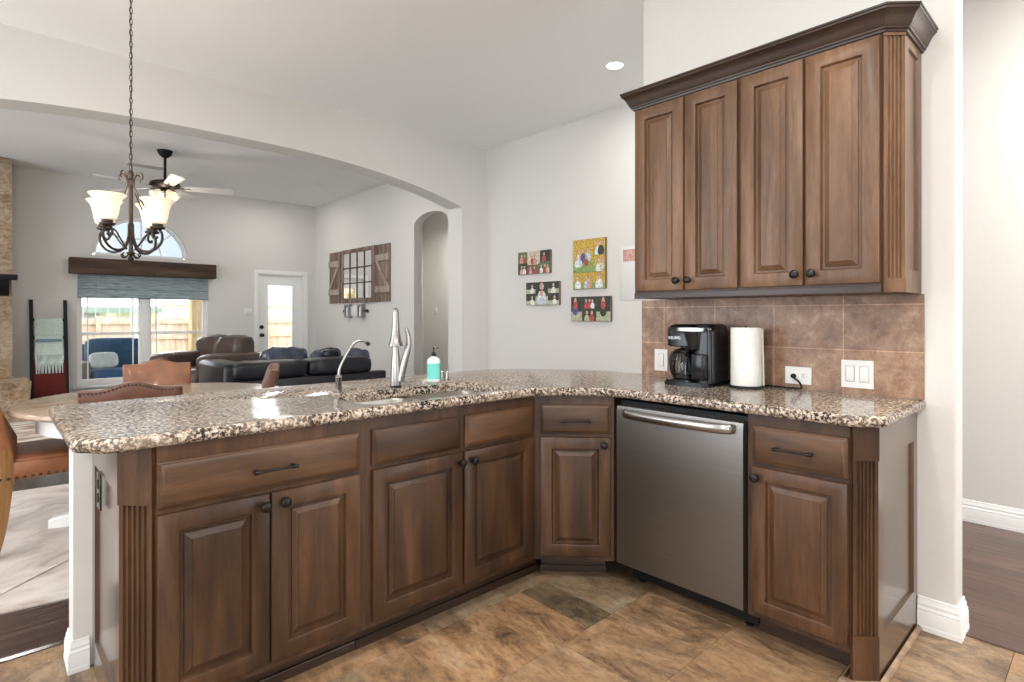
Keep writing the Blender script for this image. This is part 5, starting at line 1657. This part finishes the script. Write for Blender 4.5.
# outdoor loveseat
ol = thing('outdoor_loveseat', 'dark wicker patio loveseat with navy cushions outside the window', 'outdoor sofa', (1.64, 11.75, -0.1))
ol.scale = (0.88, 1, 0.97)
b = B(); b.box((-0.58, -0.4, 0.08), (0.58, 0.4, 0.32), 0.01); b.box((-0.52, 0.3, 0.3), (0.52, 0.4, 0.9), 0.02); b.obj('frame', M['wicker'], ol)
for sx in (-1, 1):
    b = B(); b.box((sx * 0.46, -0.42, 0.05), (sx * 0.6, 0.4, 0.62), 0.02); b.obj('arm', M['wicker'], ol)
b = B(); b.puff((0, -0.05, 0.39), (0.46, 0.36, 0.09), 0.3, 32); b.obj('seat_cushion', M['navy'], ol)
b = B(); b.puff((0.0, 0.24, 0.70), (0.47, 0.11, 0.30), 0.3, 32); b.obj('back_cushion', M['navy'], ol)
b = B(); b.puff((0, 0, 0), (0.2, 0.08, 0.13), 0.5, 24); o = b.obj('throw_pillow', M['greyfab'], None); o.location = (1.42, 11.42, 0.52); o.rotation_euler = (R(-20), 0, R(10)); tag(o, 'grey pillow on the navy patio loveseat', 'pillow')
# wooden fence: each board run is one fence
fn = thing('wooden_fence', 'brown wooden picket fence across the yard', 'fence', (0, 17.0, -0.25))
b = B()
x = -6.0
while x < 16:
    b.box((x, 0, 0.02), (x + 0.135, 0.02, 1.44 + 0.012 * math.sin(x * 9)))
    x += 0.145
b.obj('pickets', M['fence'], fn, smooth=0)
for z in (0.35, 0.9, 1.3):
    b = B(); b.box((-6, -0.05, z), (16, 0.0, z + 0.09)); b.obj('rail', M['fence'], fn, smooth=0)
for x in range(-6, 17, 2):
    b = B(); b.box((x - 0.045, -0.09, 0), (x + 0.045, -0.05, 1.5)); b.obj('post', M['fence'], fn, smooth=0)
# metal rail beyond
mr = thing('metal_fence', 'grey metal railing beyond the wooden fence', 'fence', (0, 21.0, -0.25))
b = B()
x = -6.0
while x < 18:
    b.box((x, -0.015, 0.0), (x + 0.03, 0.015, 1.75)); x += 0.3
b.obj('balusters', M['grey_metal'], mr, smooth=0)
for z in (1.4, 1.75):
    b = B(); b.box((-6, -0.02, z), (18, 0.02, z + 0.05)); b.obj('rail', M['grey_metal'], mr, smooth=0)
# neighbour's house
hs = thing('neighbour_house', 'pale low house with green eaves beyond the fences', 'house', (0.2, 26.0, -0.25))
b = B(); b.box((-6, 0, 0), (4.2, 6, 1.7)); b.obj('wall', M['housewall'], hs, smooth=0)
b = B(); b.sweepx([(-0.7, 1.7), (-0.7, 1.85), (3.0, 2.7), (6.7, 1.85), (6.7, 1.7)], -6.6, 4.8); b.obj('roof', M['houseroof'], hs, smooth=0)
b = B(); b.box((-6.6, -0.8, 1.62), (4.8, -0.7, 1.83)); b.obj('eaves', M['gutter'], hs, smooth=0)
for x in (-3.5, -0.8, 2.0):
    b = B(); b.box((x, -0.04, 0.9), (x + 0.9, 0.0, 1.7)); b.obj('window', M['grey_metal'], hs, smooth=0)
b = B(); b.box((4.45, -0.75, 0), (4.65, -0.55, 1.9)); b.obj('porch_post', M['cedar'], hs, smooth=0)
hs2 = thing('neighbour_house', 'pale gabled house farther off, seen through the right half of the window', 'house', (9.5, 34.0, -0.25))
b = B(); b.box((-3.0, 0, 0), (9, 6, 2.1)); b.obj('wall', M['housewall'], hs2, smooth=0)
b = B(); b.sweepx([(-0.6, 2.1), (-0.6, 2.3), (3.0, 4.2), (6.6, 2.3), (6.6, 2.1)], -3.5, 9.5); b.obj('roof', M['houseroof'], hs2, smooth=0)
tr = thing('yard_tree', 'bright green tree beyond the fence', 'tree', (6.8, 24.0, -0.25))
b = B(); b.tube([(0, 0, 0), (0.05, 0, 1.2), (0, 0.1, 2.2)], [0.12, 0.09, 0.05], 8); b.obj('trunk', M['beam'], tr)
b = B()
rg = random.Random(5)
for k in range(420):
    d = Vector((rg.gauss(0, 1), rg.gauss(0, 1), rg.gauss(0, 1))); d.normalize()
    p = Vector((0, 0, 2.6)) + Vector((d.x * 1.0, d.y * 1.0, d.z * 0.85)) * rg.uniform(0.35, 1.0)
    s_ = rg.uniform(0.09, 0.17)
    u = Vector((rg.gauss(0, 1), rg.gauss(0, 1), rg.gauss(0, 1))).normalized(); w_ = u.orthogonal().normalized()
    b.f([b.v(p + u * s_), b.v(p + w_ * s_ * 0.5), b.v(p - u * s_), b.v(p - w_ * s_ * 0.5)])
b.obj('crown', M['leafgreen'], tr, smooth=0)
